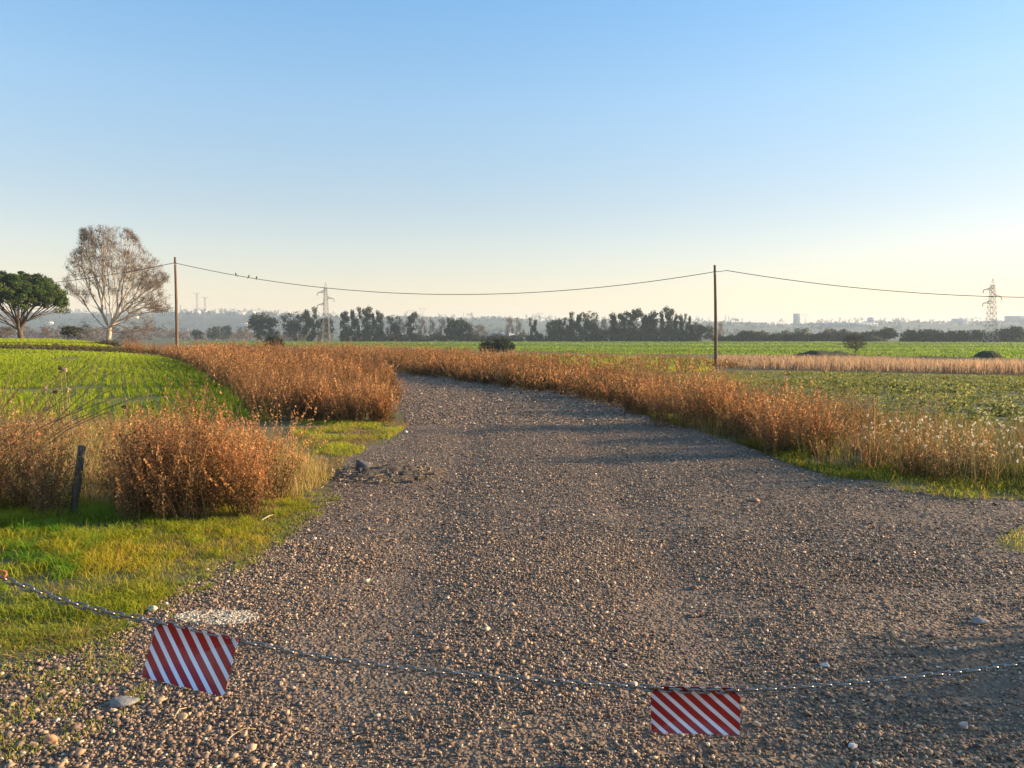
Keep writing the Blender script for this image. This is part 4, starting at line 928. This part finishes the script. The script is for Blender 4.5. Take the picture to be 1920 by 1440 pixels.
TREES = [
 ('round', 499, 583, 636, 50, 'large rounded dark tree, first of the tree line right of the wooden pole'),
 ('wide', 556, 584, 636, 46, 'broad olive tree with yellowish crown between rounded dark tree and steel pylon'),
 ('euc2', 582, 578, 636, 26, 'tall tree with an airy tuft on top just left of the steel pylon'),
 ('wide', 610, 590, 637, 34, 'fluffy dark tree directly in front of the steel pylon foot'),
 ('euc', 646, 585, 636, 15, 'slim eucalyptus, first right of the steel pylon'),
 ('euc2', 667, 578, 636, 22, 'dense eucalyptus with a pointed top, second right of the pylon'),
 ('euc', 688, 577, 636, 18, 'tallest dark topped eucalyptus in the group right of the pylon'),
 ('euc2', 703, 584, 636, 14, 'eucalyptus with a round tuft, fourth right of the pylon'),
 ('euc', 714, 586, 636, 12, 'thin eucalyptus closing the group right of the pylon'),
 ('wide', 738, 590, 637, 26, 'dark leafy tree with side branches left of the grey trees'),
 ('bare', 757, 598, 637, 20, 'grey leafless tree left of the dark topped one'),
 ('euc2', 772, 587, 637, 20, 'tree with a small dark dome above grey neighbours'),
 ('bare', 792, 594, 637, 22, 'pale grey green thin tree left of the brown poplars'),
 ('bare', 812, 593, 637, 18, 'left one of the two brown bare poplars'),
 ('bare', 830, 594, 637, 20, 'right one of the two brown bare poplars'),
 ('round', 850, 595, 634, 28, 'dark bluish round tree right of the brown poplars'),
 ('round', 871, 594, 634, 32, 'second dark bluish round tree, behind the low scrub'),
 ('bare', 882, 613, 637, 24, 'low olive scrubby tree in front of bluish round trees'),
 ('bare', 901, 607, 636, 34, 'brown bare tree above the dark rounded shrub'),
 ('bare', 956, 592, 637, 20, 'reddish bare tree right of the low farm shed'),
 ('bare', 974, 594, 637, 18, 'thin bare tree beside the small dark upright one'),
 ('euc2', 1000, 597, 638, 16, 'small dark upright tree left of the dense wood'),
 ('wide', 1041, 594, 638, 34, 'dark spreading tree opening the dense wood in the centre'),
 ('euc2', 1066, 597, 638, 20, 'narrow dark tree behind the spreading one in the centre'),
 ('euc2', 1079, 587, 638, 24, 'dark flat topped eucalyptus left of the highest central crown'),
 ('wide', 1104, 583, 638, 36, 'highest dense dark crown in the central wood'),
 ('bare', 1131, 593, 638, 20, 'pale thin tree right of the highest central crown'),
 ('euc', 1149, 587, 638, 15, 'slim feathery eucalyptus right of the pale thin tree'),
 ('euc', 1167, 586, 638, 20, 'feathery eucalyptus left of the dark domed one'),
 ('euc2', 1187, 581, 638, 26, 'eucalyptus with a dark domed top in the right wood'),
 ('euc', 1207, 588, 638, 12, 'narrow column tree right of the dark domed eucalyptus'),
 ('euc', 1214, 592, 638, 12, 'short column tree left of the broad feathery eucalyptus'),
 ('euc', 1224, 584, 638, 20, 'broad feathery eucalyptus left of the thinnest one'),
 ('euc', 1240, 583, 638, 9, 'thinnest pole like eucalyptus left of the highest one'),
 ('euc', 1255, 577, 638, 18, 'highest eucalyptus with open oval crown in the row'),
 ('euc', 1267, 589, 638, 8, 'wispy eucalyptus leaning beside the highest one'),
 ('euc', 1276, 590, 638, 10, 'slender eucalyptus third from the big dark round tree'),
 ('euc2', 1289, 590, 638, 14, 'small tufted eucalyptus next to the big dark round tree'),
 ('round', 1315, 604, 641, 42, 'big dark round tree just left of the right wooden pole'),
 ('bare', 1334, 605, 641, 22, 'thin airy tree touching the right wooden pole'),
 ('bare', 1352, 603, 641, 14, 'bare upright tree just right of the right wooden pole'),
 ('wide', 1503, 614, 641, 26, 'bushy olive tree rising from the scrub below the tower block'),
 ('wide', 1424, 620, 641, 20, 'low yellow green tree in the scrub right of the pole'),
 ('umbrella', 1664, 613, 642, 38, 'round umbrella pine standing apart left of the pine row'),
 ('umbrella', 1706, 617, 643, 30, 'first pine at the left end of the pine row'),
 ('umbrella', 1733, 616, 643, 34, 'second pine from the left in the pine row'),
 ('umbrella', 1759, 618, 643, 28, 'third pine from the left in the pine row'),
 ('umbrella', 1783, 619, 643, 26, 'fourth pine from the left in the pine row'),
 ('umbrella', 1808, 618, 643, 30, 'fifth pine, between the fourth one and the right pylon'),
 ('umbrella', 1836, 617, 643, 30, 'pine just left of the right pylon base'),
 ('umbrella', 1876, 615, 643, 32, 'pine just right of the right pylon base'),
 ('umbrella', 1903, 610, 645, 38, 'tallest pine closing the row at the right edge'),
]
for kind, px, top, base, wp, lb in TREES:
    put_tree(kind, px, top, base, wp, lb, Y=425 if kind != 'umbrella' else 400)
for kind, px, top, wp, Y, lb in (
    ('round', 402, 611, 24, 520, 'dark round tree beside the white tent in the left plain'),
    ('round', 372, 616, 18, 520, 'small dark round bush like tree left of the white tent'),
    ('wide', 425, 607, 20, 560, 'blue green tree right of the white tent'),
    ('bare', 449, 612, 16, 560, 'orange brown bare tree in the left plain'),
    ('bare', 463, 611, 18, 560, 'yellowish bare tree left of the rounded dark tree'),
    ('bare', 90, 612, 40, 330, 'brown leafless tree behind the umbrella pine'),
    ('bare', 238, 618, 40, 260, 'reddish bare tree low behind the tall thinly leaved tree'),
    ('bare', 165, 615, 36, 300, 'grey brown bare tree left behind the tall thinly leaved tree')):
    put_tree(kind, px, top, 632, wp, lb, Y=Y, group='trees on the left plain')
# shrubs
put_tree('wide', 134, 608, 641, 36, 'dark olive shrub between the pine and the tall tree', Y=96, cat='shrub', name='shrub', group='shrubs in the fields')
put_tree('bare', 8, 611, 637, 46, 'pale thorny thicket under the pine at the left edge', Y=104, cat='shrub', name='thicket', group='shrubs in the fields')
def field_shrub():
    for px, w_, top, Y, sd_, lb in ((933, 74, 629, 120, 5, 'low wide dark green shrub standing in the far field'), (514, 40, 627, 150, 6, 'low black shrub in front of the rounded dark tree')):
        rng = np.random.default_rng(sd_); p = at_y(px, Y); k = Y/F_PX; W = w_*k; H = z_at(px, top, Y)-p[2]; t = thing('shrub', p, lb, 'shrub', 'shrubs in the fields')
        n = 60; a = rng.uniform(0, 6.28, n); u = rng.random(n)**.5; x = np.cos(a)*u*W*.42; y = np.sin(a)*u*W*.3; z = rng.uniform(.15, .86, n)*H*(1-(u)**3*.5)
        C = np.stack([x+(z/H)*-.05*W, y, z], 1); m = 110; Q = rep(C, m)+norm(rng.normal(size=(n*m, 3)))*H*.2*rng.random((n*m, 1))**.4; Q = Q[(Q[:, 2] > 0)]
        V, f = diamonds(Q, rng.uniform(.07, .15, len(Q)), rng, 1.7); b = Bag(); b.add(V, [f], rep(gcol(len(Q), rng, [(.035, .05, .02), (.05, .07, .025), (.03, .04, .018)]), 4)); b.build('foliage', M['dense'], t)
        V, f = tubes(np.tile([[0, 0, -.1]], (12, 1))+rng.normal(0, .2, (12, 3))*[1, 1, 0], C[:12], .06, .02, 4); b = Bag(); b.add(V, [f], (.12, .09, .07)); b.build('stems', M['bark'], t)
field_shrub()
def thorn_tree():
    rng = np.random.default_rng(44); Y = 116; p = at_y(1604, Y); k = Y/F_PX; t = thing('small_bare_tree', p, 'small twisted dark bare tree on the mound in the right field', 'tree')
    T = []
    while len(T) < 380:
        x, y, z = rng.uniform(-26, 20), rng.uniform(-18, 18), rng.uniform(8, 37)
        if ((x+2)/23)**2+(y/18)**2+((z-20)/17)**2 < 1: T.append((x*k, y*k, z*k))
    T = np.array(T); A, par, D = skeleton(T, [(0, 0, -.2), (.08, 0, .2), (.1, 0, .4)], .3, .3, rng, .6, .2); tree_mesh(t, A, par, .012, 4, (.09, .07, .06), 2.1)
    m = 6; S = rep(T, m); E = S+norm(rng.normal(size=S.shape)+[0, 0, .3])*rng.uniform(.15, .45, (len(S), 1)); V, f = tubes(S, E, .008, .004, 3); b = Bag(); b.add(V, [f], (.11, .085, .075)); b.build('crown', M['bark'], t)
thorn_tree()
def mound(px, base_y, wpx, hpx, label, seed):
    p = at(px, base_y); d = p[1]; k = d/F_PX; W = wpx*k; H = hpx*k
    n = 40; g = np.linspace(-1, 1, n); X, Y = np.meshgrid(g, g); x = X*W/2; y = Y*W/3.2; rr = np.hypot(X, Y)
    Z = (1-sstep(.35, .98, rr+.25*(vnoise(X*3+seed, Y*3, 1, seed)-.5)))*H*(.6+.5*vnoise(X*4, Y*4+seed, 1, seed+1)+.35*vnoise(X*11, Y*9+seed, 1, seed+2)) + gh(p[0]+x, p[1]+y)-p[2]-.05+.0
    V = np.stack([x, y, Z], -1).reshape(-1, 3); i = np.arange(n-1)[:, None]; j = np.arange(n-1)[None]; f = np.stack([i*n+j, i*n+j+1, (i+1)*n+j+1, (i+1)*n+j], -1).reshape(-1, 4)
    cc = V[f].mean(1); f = f[np.hypot(cc[:, 0]/(W/2), cc[:, 1]/(W/3.2)) < .99]
    o = build('earth_mound', V, [f], M['dirt'], smooth=True); o.location = p; tag(o, label, 'mound')
mound(1545, 671, 185, 11, 'long dark earth mound left of the small twisted tree', 5)
mound(1852, 672, 66, 12, 'short dark earth mound under the right steel pylon', 6)
mound(1760, 674, 330, 5, 'very low dark bank joining the two mounds in the right field', 7)

# low scrub and distant woods
def woods():
    rng = np.random.default_rng(30)
    def clumps(b, X, Y, Z, S, per, pal, lf, flat=.8):
        n = len(X); C = np.stack([X, Y, Z], 1); Q = rep(C, per)+norm(rng.normal(size=(n*per, 3)))*rep(S[:, None], per)*np.array([1, 1, flat])*rng.random((n*per, 1))**.4
        V, f = diamonds(Q, rep(S[:, None], per)[:, 0]*lf*rng.uniform(.6, 1.4, n*per), rng, 1.5); b.add(V, [f], rep(rep(gcol(n, rng, pal), per)*rng.uniform(.8, 1.2, (n*per, 1)), 4))
    b = Bag()
    for a, c, top, Y, pal, n in ((1030, 1310, 617, 432, [(.05, .06, .035), (.07, .075, .04)], 330), (640, 900, 624, 432, [(.09, .08, .05), (.06, .07, .04)], 150), (1390, 1560, 622, 432, [(.09, .085, .05), (.07, .07, .04), (.13, .10, .07)], 260), (1540, 1660, 621, 434, [(.12, .10, .075), (.08, .08, .05)], 160),
                            (900, 1030, 628, 432, [(.08, .075, .05)], 80), (1690, 1930, 632, 405, [(.05, .055, .03)], 150), (1335, 1400, 630, 432, [(.09, .085, .05)], 50)):
        px = rng.uniform(a, c, n); yy = Y+rng.uniform(-6, 10, n); x = (px-960)/F_PX*yy; n = int(n*1.6); px = rng.uniform(a, c, n); yy = Y+rng.uniform(-6, 10, n); x = (px-960)/F_PX*yy; g = gh(x, yy); H = (1.6+(630-top)/1443*yy)-g; z = g+rng.random(n)*H*.9*(.6+.7*vnoise(px, px*0, 14, 66)); clumps(b, x, yy, z, rng.uniform(1.0, 2.1, n), 34, pal, .42)
    tag(b.build('undergrowth', M['leaf']), 'low scrub filling the gaps beneath the far tree line', 'scrub', kind='stuff')
    b = Bag()   # brown leafless wood and hedges on the left plain
    n = 700; px = np.concatenate([rng.uniform(-200, 330, n), rng.uniform(330, 620, 240)]); n = len(px); yy = rng.uniform(520, 900, n); x = (px-960)/F_PX*yy; g = gh(x, yy); z = g+rng.uniform(.5, 9, n)*np.where(px > 330, .6, 1); clumps(b, x, yy, z, rng.uniform(1.6, 3.4, n), 26, [(.19, .13, .10), (.14, .10, .08), (.11, .10, .07), (.22, .16, .11)], .35)
    tag(b.build('brown_woodland', M['leaf']), 'brown leafless woodland across the plain behind the tall left tree', 'woodland', kind='stuff')
    b = Bag()   # hill woods: belts and ridge trees
    n = 5200; px = rng.uniform(-500, 2500, n); yy = rng.uniform(1200, 2650, n); x = (px-960)/F_PX*yy; u = vnoise(x, yy*1.6, 130, 67)*.6+vnoise(x, yy, 45, 68)*.4; k = (u > .52) | (yy > 2440); x, yy = x[k], yy[k]; n = len(x)
    clumps(b, x, yy, hill_h(x, yy)+rng.uniform(1, 6, n), rng.uniform(3.5, 7.5, n), 12, [(.05, .065, .035), (.07, .08, .045), (.10, .09, .06)], .6)
    n = 1500; px = rng.uniform(-300, 2300, n); yy = rng.uniform(2480, 2620, n); x = (px-960)/F_PX*yy; hh = rng.uniform(2, 13, n)*np.where(vnoise(px, px*0, 26, 69) > .55, 1.5, .55)
    clumps(b, x, yy, hill_h(x, yy)+hh, rng.uniform(2.8, 5.5, n), 14, [(.05, .06, .035), (.08, .08, .05)], .5, 1.2)
    tag(b.build('hill_woods', M['dense']), 'dark wooded belts and ridge trees on the hazy hills', 'woodland', kind='stuff')
woods()

# ---------------------------------------------------------------- poles, cable, birds
P1 = at_y(332, 60); P2 = at_y(1342, 52)
def pole(p, toppx, Y, label, r=.125):
    zt = z_at(*toppx, Y); x = CAM[0]+(ray(*toppx)*(Y/ray(*toppx)[1]))[0]
    t = thing('wooden_pole', p, label, 'pole', 'poles carrying the overhead cable')
    top = np.array([x-p[0], 0, zt-p[2]]); s = np.linspace(0, 1, 9)[:, None]; pts = top*s+np.array([.03, 0, 0])*np.sin(s*3)*1.0; pts[0, 2] = -.4
    V, f = polytube(pts, np.linspace(r, r*.62, 9), 14); build('shaft', V, f, M['wood'], t, smooth=False)
    h = top+np.array([0, 0, -.45]); V, f = polytube([h+[-.1, -.1, 0], h+[.0, -.12, .02], h+[.16, -.12, 0]], .02, 6); br = build('bracket', V, f, M['chain'], t)
    V, f = polytube([h+[0, -.12, -.02], h+[0, -.12, -.08], h+[0, -.12, -.10], h+[0, -.12, -.18]], [.03, .055, .03, .045], 8); build('insulator', V, f, M['rock'], br, col=np.tile(np.array((.35, .3, .25)), (len(V), 1)))
    return p+h+np.array([0, -.12, 0])
A1 = pole(P1, (328, 482), 60, 'brown wooden pole at the left, behind the rust coloured weeds', .13)
A2 = pole(P2, (1340, 497), 52, 'brown wooden pole at the right, lit along its right side', .125)
step = A2-A1
def cable(a, b, sag, label, r=.022):
    s = np.linspace(0, 1, 60)[:, None]; pts = a+(b-a)*s-np.array([0, 0, 1.])*sag*4*s*(1-s); V, f = polytube(pts-a, r, 6); o = build('overhead_cable', V, f, M['wire'], smooth=True); o.location = a; tag(o, label, 'cable'); return pts
mid = cable(A1, A2, 1.95, 'overhead cable sagging between the two wooden poles, with three birds on it')
cable(A1, A1-np.array([42., -9., 0.1]), 1.75, 'overhead cable running left from the left wooden pole')
st = A2+np.array([.75, -.05, .08]); cable(A2, st, .12-.1, 'short loop of cable clamped at the right wooden pole head', .018)
cable(st, st+np.array([43., -4., .1]), 1.95, 'overhead cable running right from the right wooden pole')
def bird(i, px, label):
    pxs, _ = proj(mid[:, 0], mid[:, 1], mid[:, 2]); c = np.array([np.interp(px, pxs, mid[:, q]) for q in range(3)])
    t = np.linspace(0, 1, 9); prof = np.array([.004, .03, .05, .062, .055, .038, .034, .028, .004]); lean = (-.5, .4, .2)[i]
    sp = np.stack([lean*.12*t, 0*t, .01+.21*t], 1); V, f = polytube(sp, prof, 8); b = Bag(); b.add(V, f, (.07, .06, .055))
    V, f = polytube([(0, 0, .03), (-lean*.16, 0, -.06), (-lean*.22, 0, -.12)], [.02, .016, .01], 5); b.add(V, f, (.06, .05, .05))
    V, f = tubes([sp[7]], [sp[7]+np.array([math.copysign(.045, lean), 0, -.005])], .009, .002, 5); b.add(V, [f], (.1, .08, .05))
    o = b.build('bird', M['bird'], smooth=True); o.location = c; tag(o, label, 'bird', 'birds on the cable')
bird(0, 443, 'small dark bird on the cable, nearest the left pole'); bird(1, 466, 'small dark bird on the cable, middle one of the three'); bird(2, 481, 'small dark bird on the cable, farthest from the left pole')

# ---------------------------------------------------------------- pylons
def lattice(H, wb, wt, levels, bar, arms, peak=True):
    P, Q = [], []
    zs = H*(1-(1-np.linspace(0, 1, levels+1))**1.25) if levels > 3 else np.linspace(0, H, levels+1)
    ws = wb+(wt-wb)*(zs/H)**.75
    cor = [(-1, -1), (1, -1), (1, 1), (-1, 1)]
    def c(i, k): return np.array([cor[k][0]*ws[i]/2, cor[k][1]*ws[i]/2, zs[i]])
    for i in range(levels):
        for k in range(4):
            k2 = (k+1) % 4; P += [c(i, k), c(i, k), c(i, k2), c(i+1, k)]; Q += [c(i+1, k), c(i+1, k2), c(i+1, k), c(i+1, k2)]
    if peak:
        top = np.array([0, 0, H+wt*2.2])
        for k in range(4): P.append(c(levels, k)); Q.append(top)
    return P, Q
def near_pylon(px, top, Y, label, base_w, seed):
    p = at_y(px, Y); H = z_at(px, top, Y)-p[2]; t = thing('steel_pylon', p, label, 'pylon', 'steel lattice pylons')
    wt = H*.045; P, Q = lattice(H*.9, base_w, wt, 11, .1, None); V, f = tubes(P, Q, .05, .05, 4); b = Bag(); b.add(V, [f]); b.build('tower', M['pylon'], t)
    for s, hz in ((-1, .84), (1, .74), (-1, .64)):
        z = H*hz; L_ = H*.11; a0 = np.array([s*wt*.5, 0, z-.3]); a1 = np.array([s*(wt*.5+L_), 0, z-H*.012]); a2 = np.array([s*wt*.5, 0, z+H*.028])
        V, f = tubes([a0, a2, a0+[0, .5, 0], (a0+a1)/2], [a1, a1, a1, a2], .1, .08, 4); b = Bag(); b.add(V, [f]); arm = b.build('arm', M['pylon'], t)
        q = a1; V, f = polytube([q, q+[s*.3, 0, -1.0], q+[-s*.1, 0, -H*.045]], [.14, .16, .12], 6); build('insulator', V, f, M['pylon'], arm)
    return p, H
near_pylon(612, 529, 330, 'slender steel lattice pylon rising above the tree line left of centre', 3.4, 1)
near_pylon(1857, 522, 270, 'tall steel lattice pylon above the pine row at the right', 4.0, 2)
FARP = [(372, 548, 'tv', 'taller of two distant pylons above the ridge right of the left pole', 1700), (387, 556, 'tv', 'shorter of two distant pylons above the ridge right of the left pole', 1700), (341, 571, 's', 'faint thin mast on the ridge just right of the left pole', 1900), (472, 580, 's', 'faint thin mast on the ridge left of the rounded dark tree', 2300),
        (123, 573, 's', 'faint mast between the umbrella pine and the tall tree', 2200), (793, 577, 'v', 'V shaped pylon above the brown poplars', 2000), (772, 581, 'v', 'low V shaped pylon above the dark domed tree', 2000), (759, 585, 's', 'thin mast left of the V shaped pylons', 2200),
        (869, 583, 's', 'left of two thin masts above the bluish round trees', 2200), (876, 586, 's', 'right of two thin masts above the bluish round trees', 2200), (1004, 588, 'v', 'left V shaped pylon above the small dark upright tree', 2100), (1013, 586, 'v', 'right V shaped pylon above the small dark upright tree', 2100),
        (1328, 594, 's', 'thin mast above the big dark round tree', 2200), (1359, 591, 's', 'left of two thin masts right of the right wooden pole', 2200), (1365, 592, 's', 'right of two thin masts right of the right wooden pole', 2200), (1493, 588, 'v', 'V shaped pylon directly above the tower block', 2300), (1508, 589, 'v', 'V shaped pylon just right of the tower block', 2300),
        (1601, 595, 's', 'left of two thin masts above the long greenhouse', 2300), (1606, 596, 's', 'right of two thin masts above the long greenhouse', 2300)]
for px, top, kd, lb, Y in FARP:
    x = (px-960)/F_PX*Y; p = np.array([x, Y, float(hill_h(x, Y))]); H = z_at(px, top, Y)-p[2]; t = thing('distant_pylon', p, lb, 'pylon', 'distant pylons on the ridge')
    w0 = {'tv': 6, 'v': 4, 's': 2.6}[kd]; P, Q = lattice(H*(.97 if kd == 'tv' else .6 if kd == 'v' else .97), w0, w0*.35 if kd != 's' else 1.6, 6, .3, None, False)
    b = Bag(); V, f = tubes(P, Q, .11, .11, 3); b.add(V, [f])
    if kd == 'tv': V, f = tubes([(-7, 0, H*.97), (-7, 0, H*.97), (7, 0, H*.97)], [(7, 0, H*.97), (-7, 0, H), (7, 0, H)], .4, .4, 3); b.add(V, [f])
    elif kd == 'v': V, f = tubes([(0, 0, H*.58), (0, 0, H*.58), (-9, 0, H*.93), (-6, 0, H*.93), (6, 0, H*.93)], [(-6, 0, H*.93), (6, 0, H*.93), (9, 0, H*.93), (-7, 0, H), (7, 0, H)], .4, .4, 3); b.add(V, [f])
    b.build('tower', M['pylon'], t)

# ---------------------------------------------------------------- far buildings
def house(px, Y, W, D, H, label, wallc, roofc, roof=True, rz=0, name='house', cat='house', z=None, wins=0):
    x = (px-960)/F_PX*Y; g = float(hill_h(x, Y)) if Y > 1150 else float(gh(x, Y)); t = thing(name, (x, Y, (g if z is None else z)-.5), label, cat, None, rz)
    V, f = boxes((0, 0, H/2), (W, D, H)); build('wall', V, f, M['wall'], t, col=np.tile(np.array(wallc), (8, 1)))
    if roof:
        o = .4; h = min(W, D)*.22; V = np.array([(-W/2-o, -D/2-o, H+.01), (W/2+o, -D/2-o, H+.01), (W/2+o, D/2+o, H+.01), (-W/2-o, D/2+o, H+.01), (-W/2*.6, 0, H+h), (W/2*.6, 0, H+h)])
        build('roof', V, [np.array([(0, 1, 5, 4), (2, 3, 4, 5), (3, 2, 1, 0)]), np.array([(1, 2, 5), (3, 0, 4)])], M['wall'], t, col=np.tile(np.array(roofc), (6, 1)))
    for i in range(wins):
        V, f = boxes(((i+.5)/wins*W-W/2, -D/2-.05, H*.55), (W/wins*.4, .1, H*.3)); build('window', V, f, M['wall'], t, col=np.tile(np.array((.06, .07, .08)), (8, 1)))
WHT = (.75, .72, .66); TR = (.35, .18, .11)
house(372, 2150, 14, 10, 9, 'white house under the taller distant pylon on the left ridge', WHT, TR, wins=2)
house(386, 2300, 14, 10, 8, 'white house under the shorter distant pylon on the left ridge', WHT, TR, wins=2)
house(462, 1750, 16, 10, 7, 'white house lower on the slope left of the rounded dark tree', WHT, TR, wins=2)
house(474, 2200, 18, 10, 8, 'white house on the ridge beside the rounded dark tree', WHT, TR, wins=2)
house(443, 2100, 50, 12, 6, 'long grey farm building on the left slope', (.45, .43, .40), (.3, .25, .22), wins=5)
house(96, 1750, 12, 9, 7, 'white house on the slope right of the umbrella pine', WHT, TR, wins=2)
house(121, 2200, 14, 9, 8, 'pale house on the ridge left of the tall tree', WHT, TR, wins=2)
house(256, 1900, 14, 9, 7, 'pale house half hidden behind the tall tree', WHT, TR, wins=2)
house(403, 600, 4.5, 4, 2.2, 'small white tent beside the dark round tree', (.8, .78, .74), (.8, .78, .74), name='tent', cat='tent')
house(940, 470, 18, 9, 3.6, 'low dark farm shed with pale roof behind the dark shrub', (.10, .10, .10), (.5, .5, .5), name='farm_shed', cat='shed', wins=2)
house(1089, 470, 4, 4, 5, 'small white hut showing between trees of the central wood', WHT, TR, name='hut', cat='hut')
house(1007, 470, 3.2, 3, 3.4, 'little white hut left of the spreading dark tree', WHT, TR, name='hut', cat='hut')
house(1492, 2350, 16, 14, 38, 'grey tower block standing alone on the right ridge', (.22, .23, .26), TR, roof=False, name='tower_block', cat='building', wins=3)
house(1592, 1900, 125, 30, 9, 'long pale greenhouse on the slope behind the right scrub', (.34, .36, .38), (.36, .38, .40), roof=False, name='greenhouse', cat='greenhouse', wins=14)
house(1631, 2100, 16, 14, 14, 'small pale block right above the long greenhouse', (.5, .5, .5), (.5, .4, .35), name='apartment_block', cat='building', wins=3)
house(1796, 2500, 40, 20, 18, 'wide hazy building on the ridge above the pine row', (.17, .18, .20), TR, roof=False, name='apartment_block', cat='building', wins=6)
house(1902, 2400, 60, 20, 20, 'wide hazy building on the ridge at the right edge', (.17, .18, .20), TR, roof=False, name='apartment_block', cat='building', wins=6)
house(1400, 2350, 110, 30, 7, 'long low grey hall on the ridge right of the right pole', (.22, .23, .25), (.24, .25, .27), roof=False, name='hall', cat='building', wins=8)

# ---------------------------------------------------------------- haze
def haze():
    V, f = boxes((0, 0, 61.5), (11200, 11200, 137)); m, nt, out = mat_new('air_haze'); v = N(nt, 'ShaderNodeVolumePrincipled')
    v.inputs['Color'].default_value = (.72, .85, 1.0, 1); v.inputs['Density'].default_value = .00021; v.inputs['Anisotropy'].default_value = .1
    L(nt, v.outputs[0], out.inputs['Volume']); o = build('haze', V, f, m); tag(o, 'thin pale haze over the plain and hills', 'haze', kind='stuff')
haze()
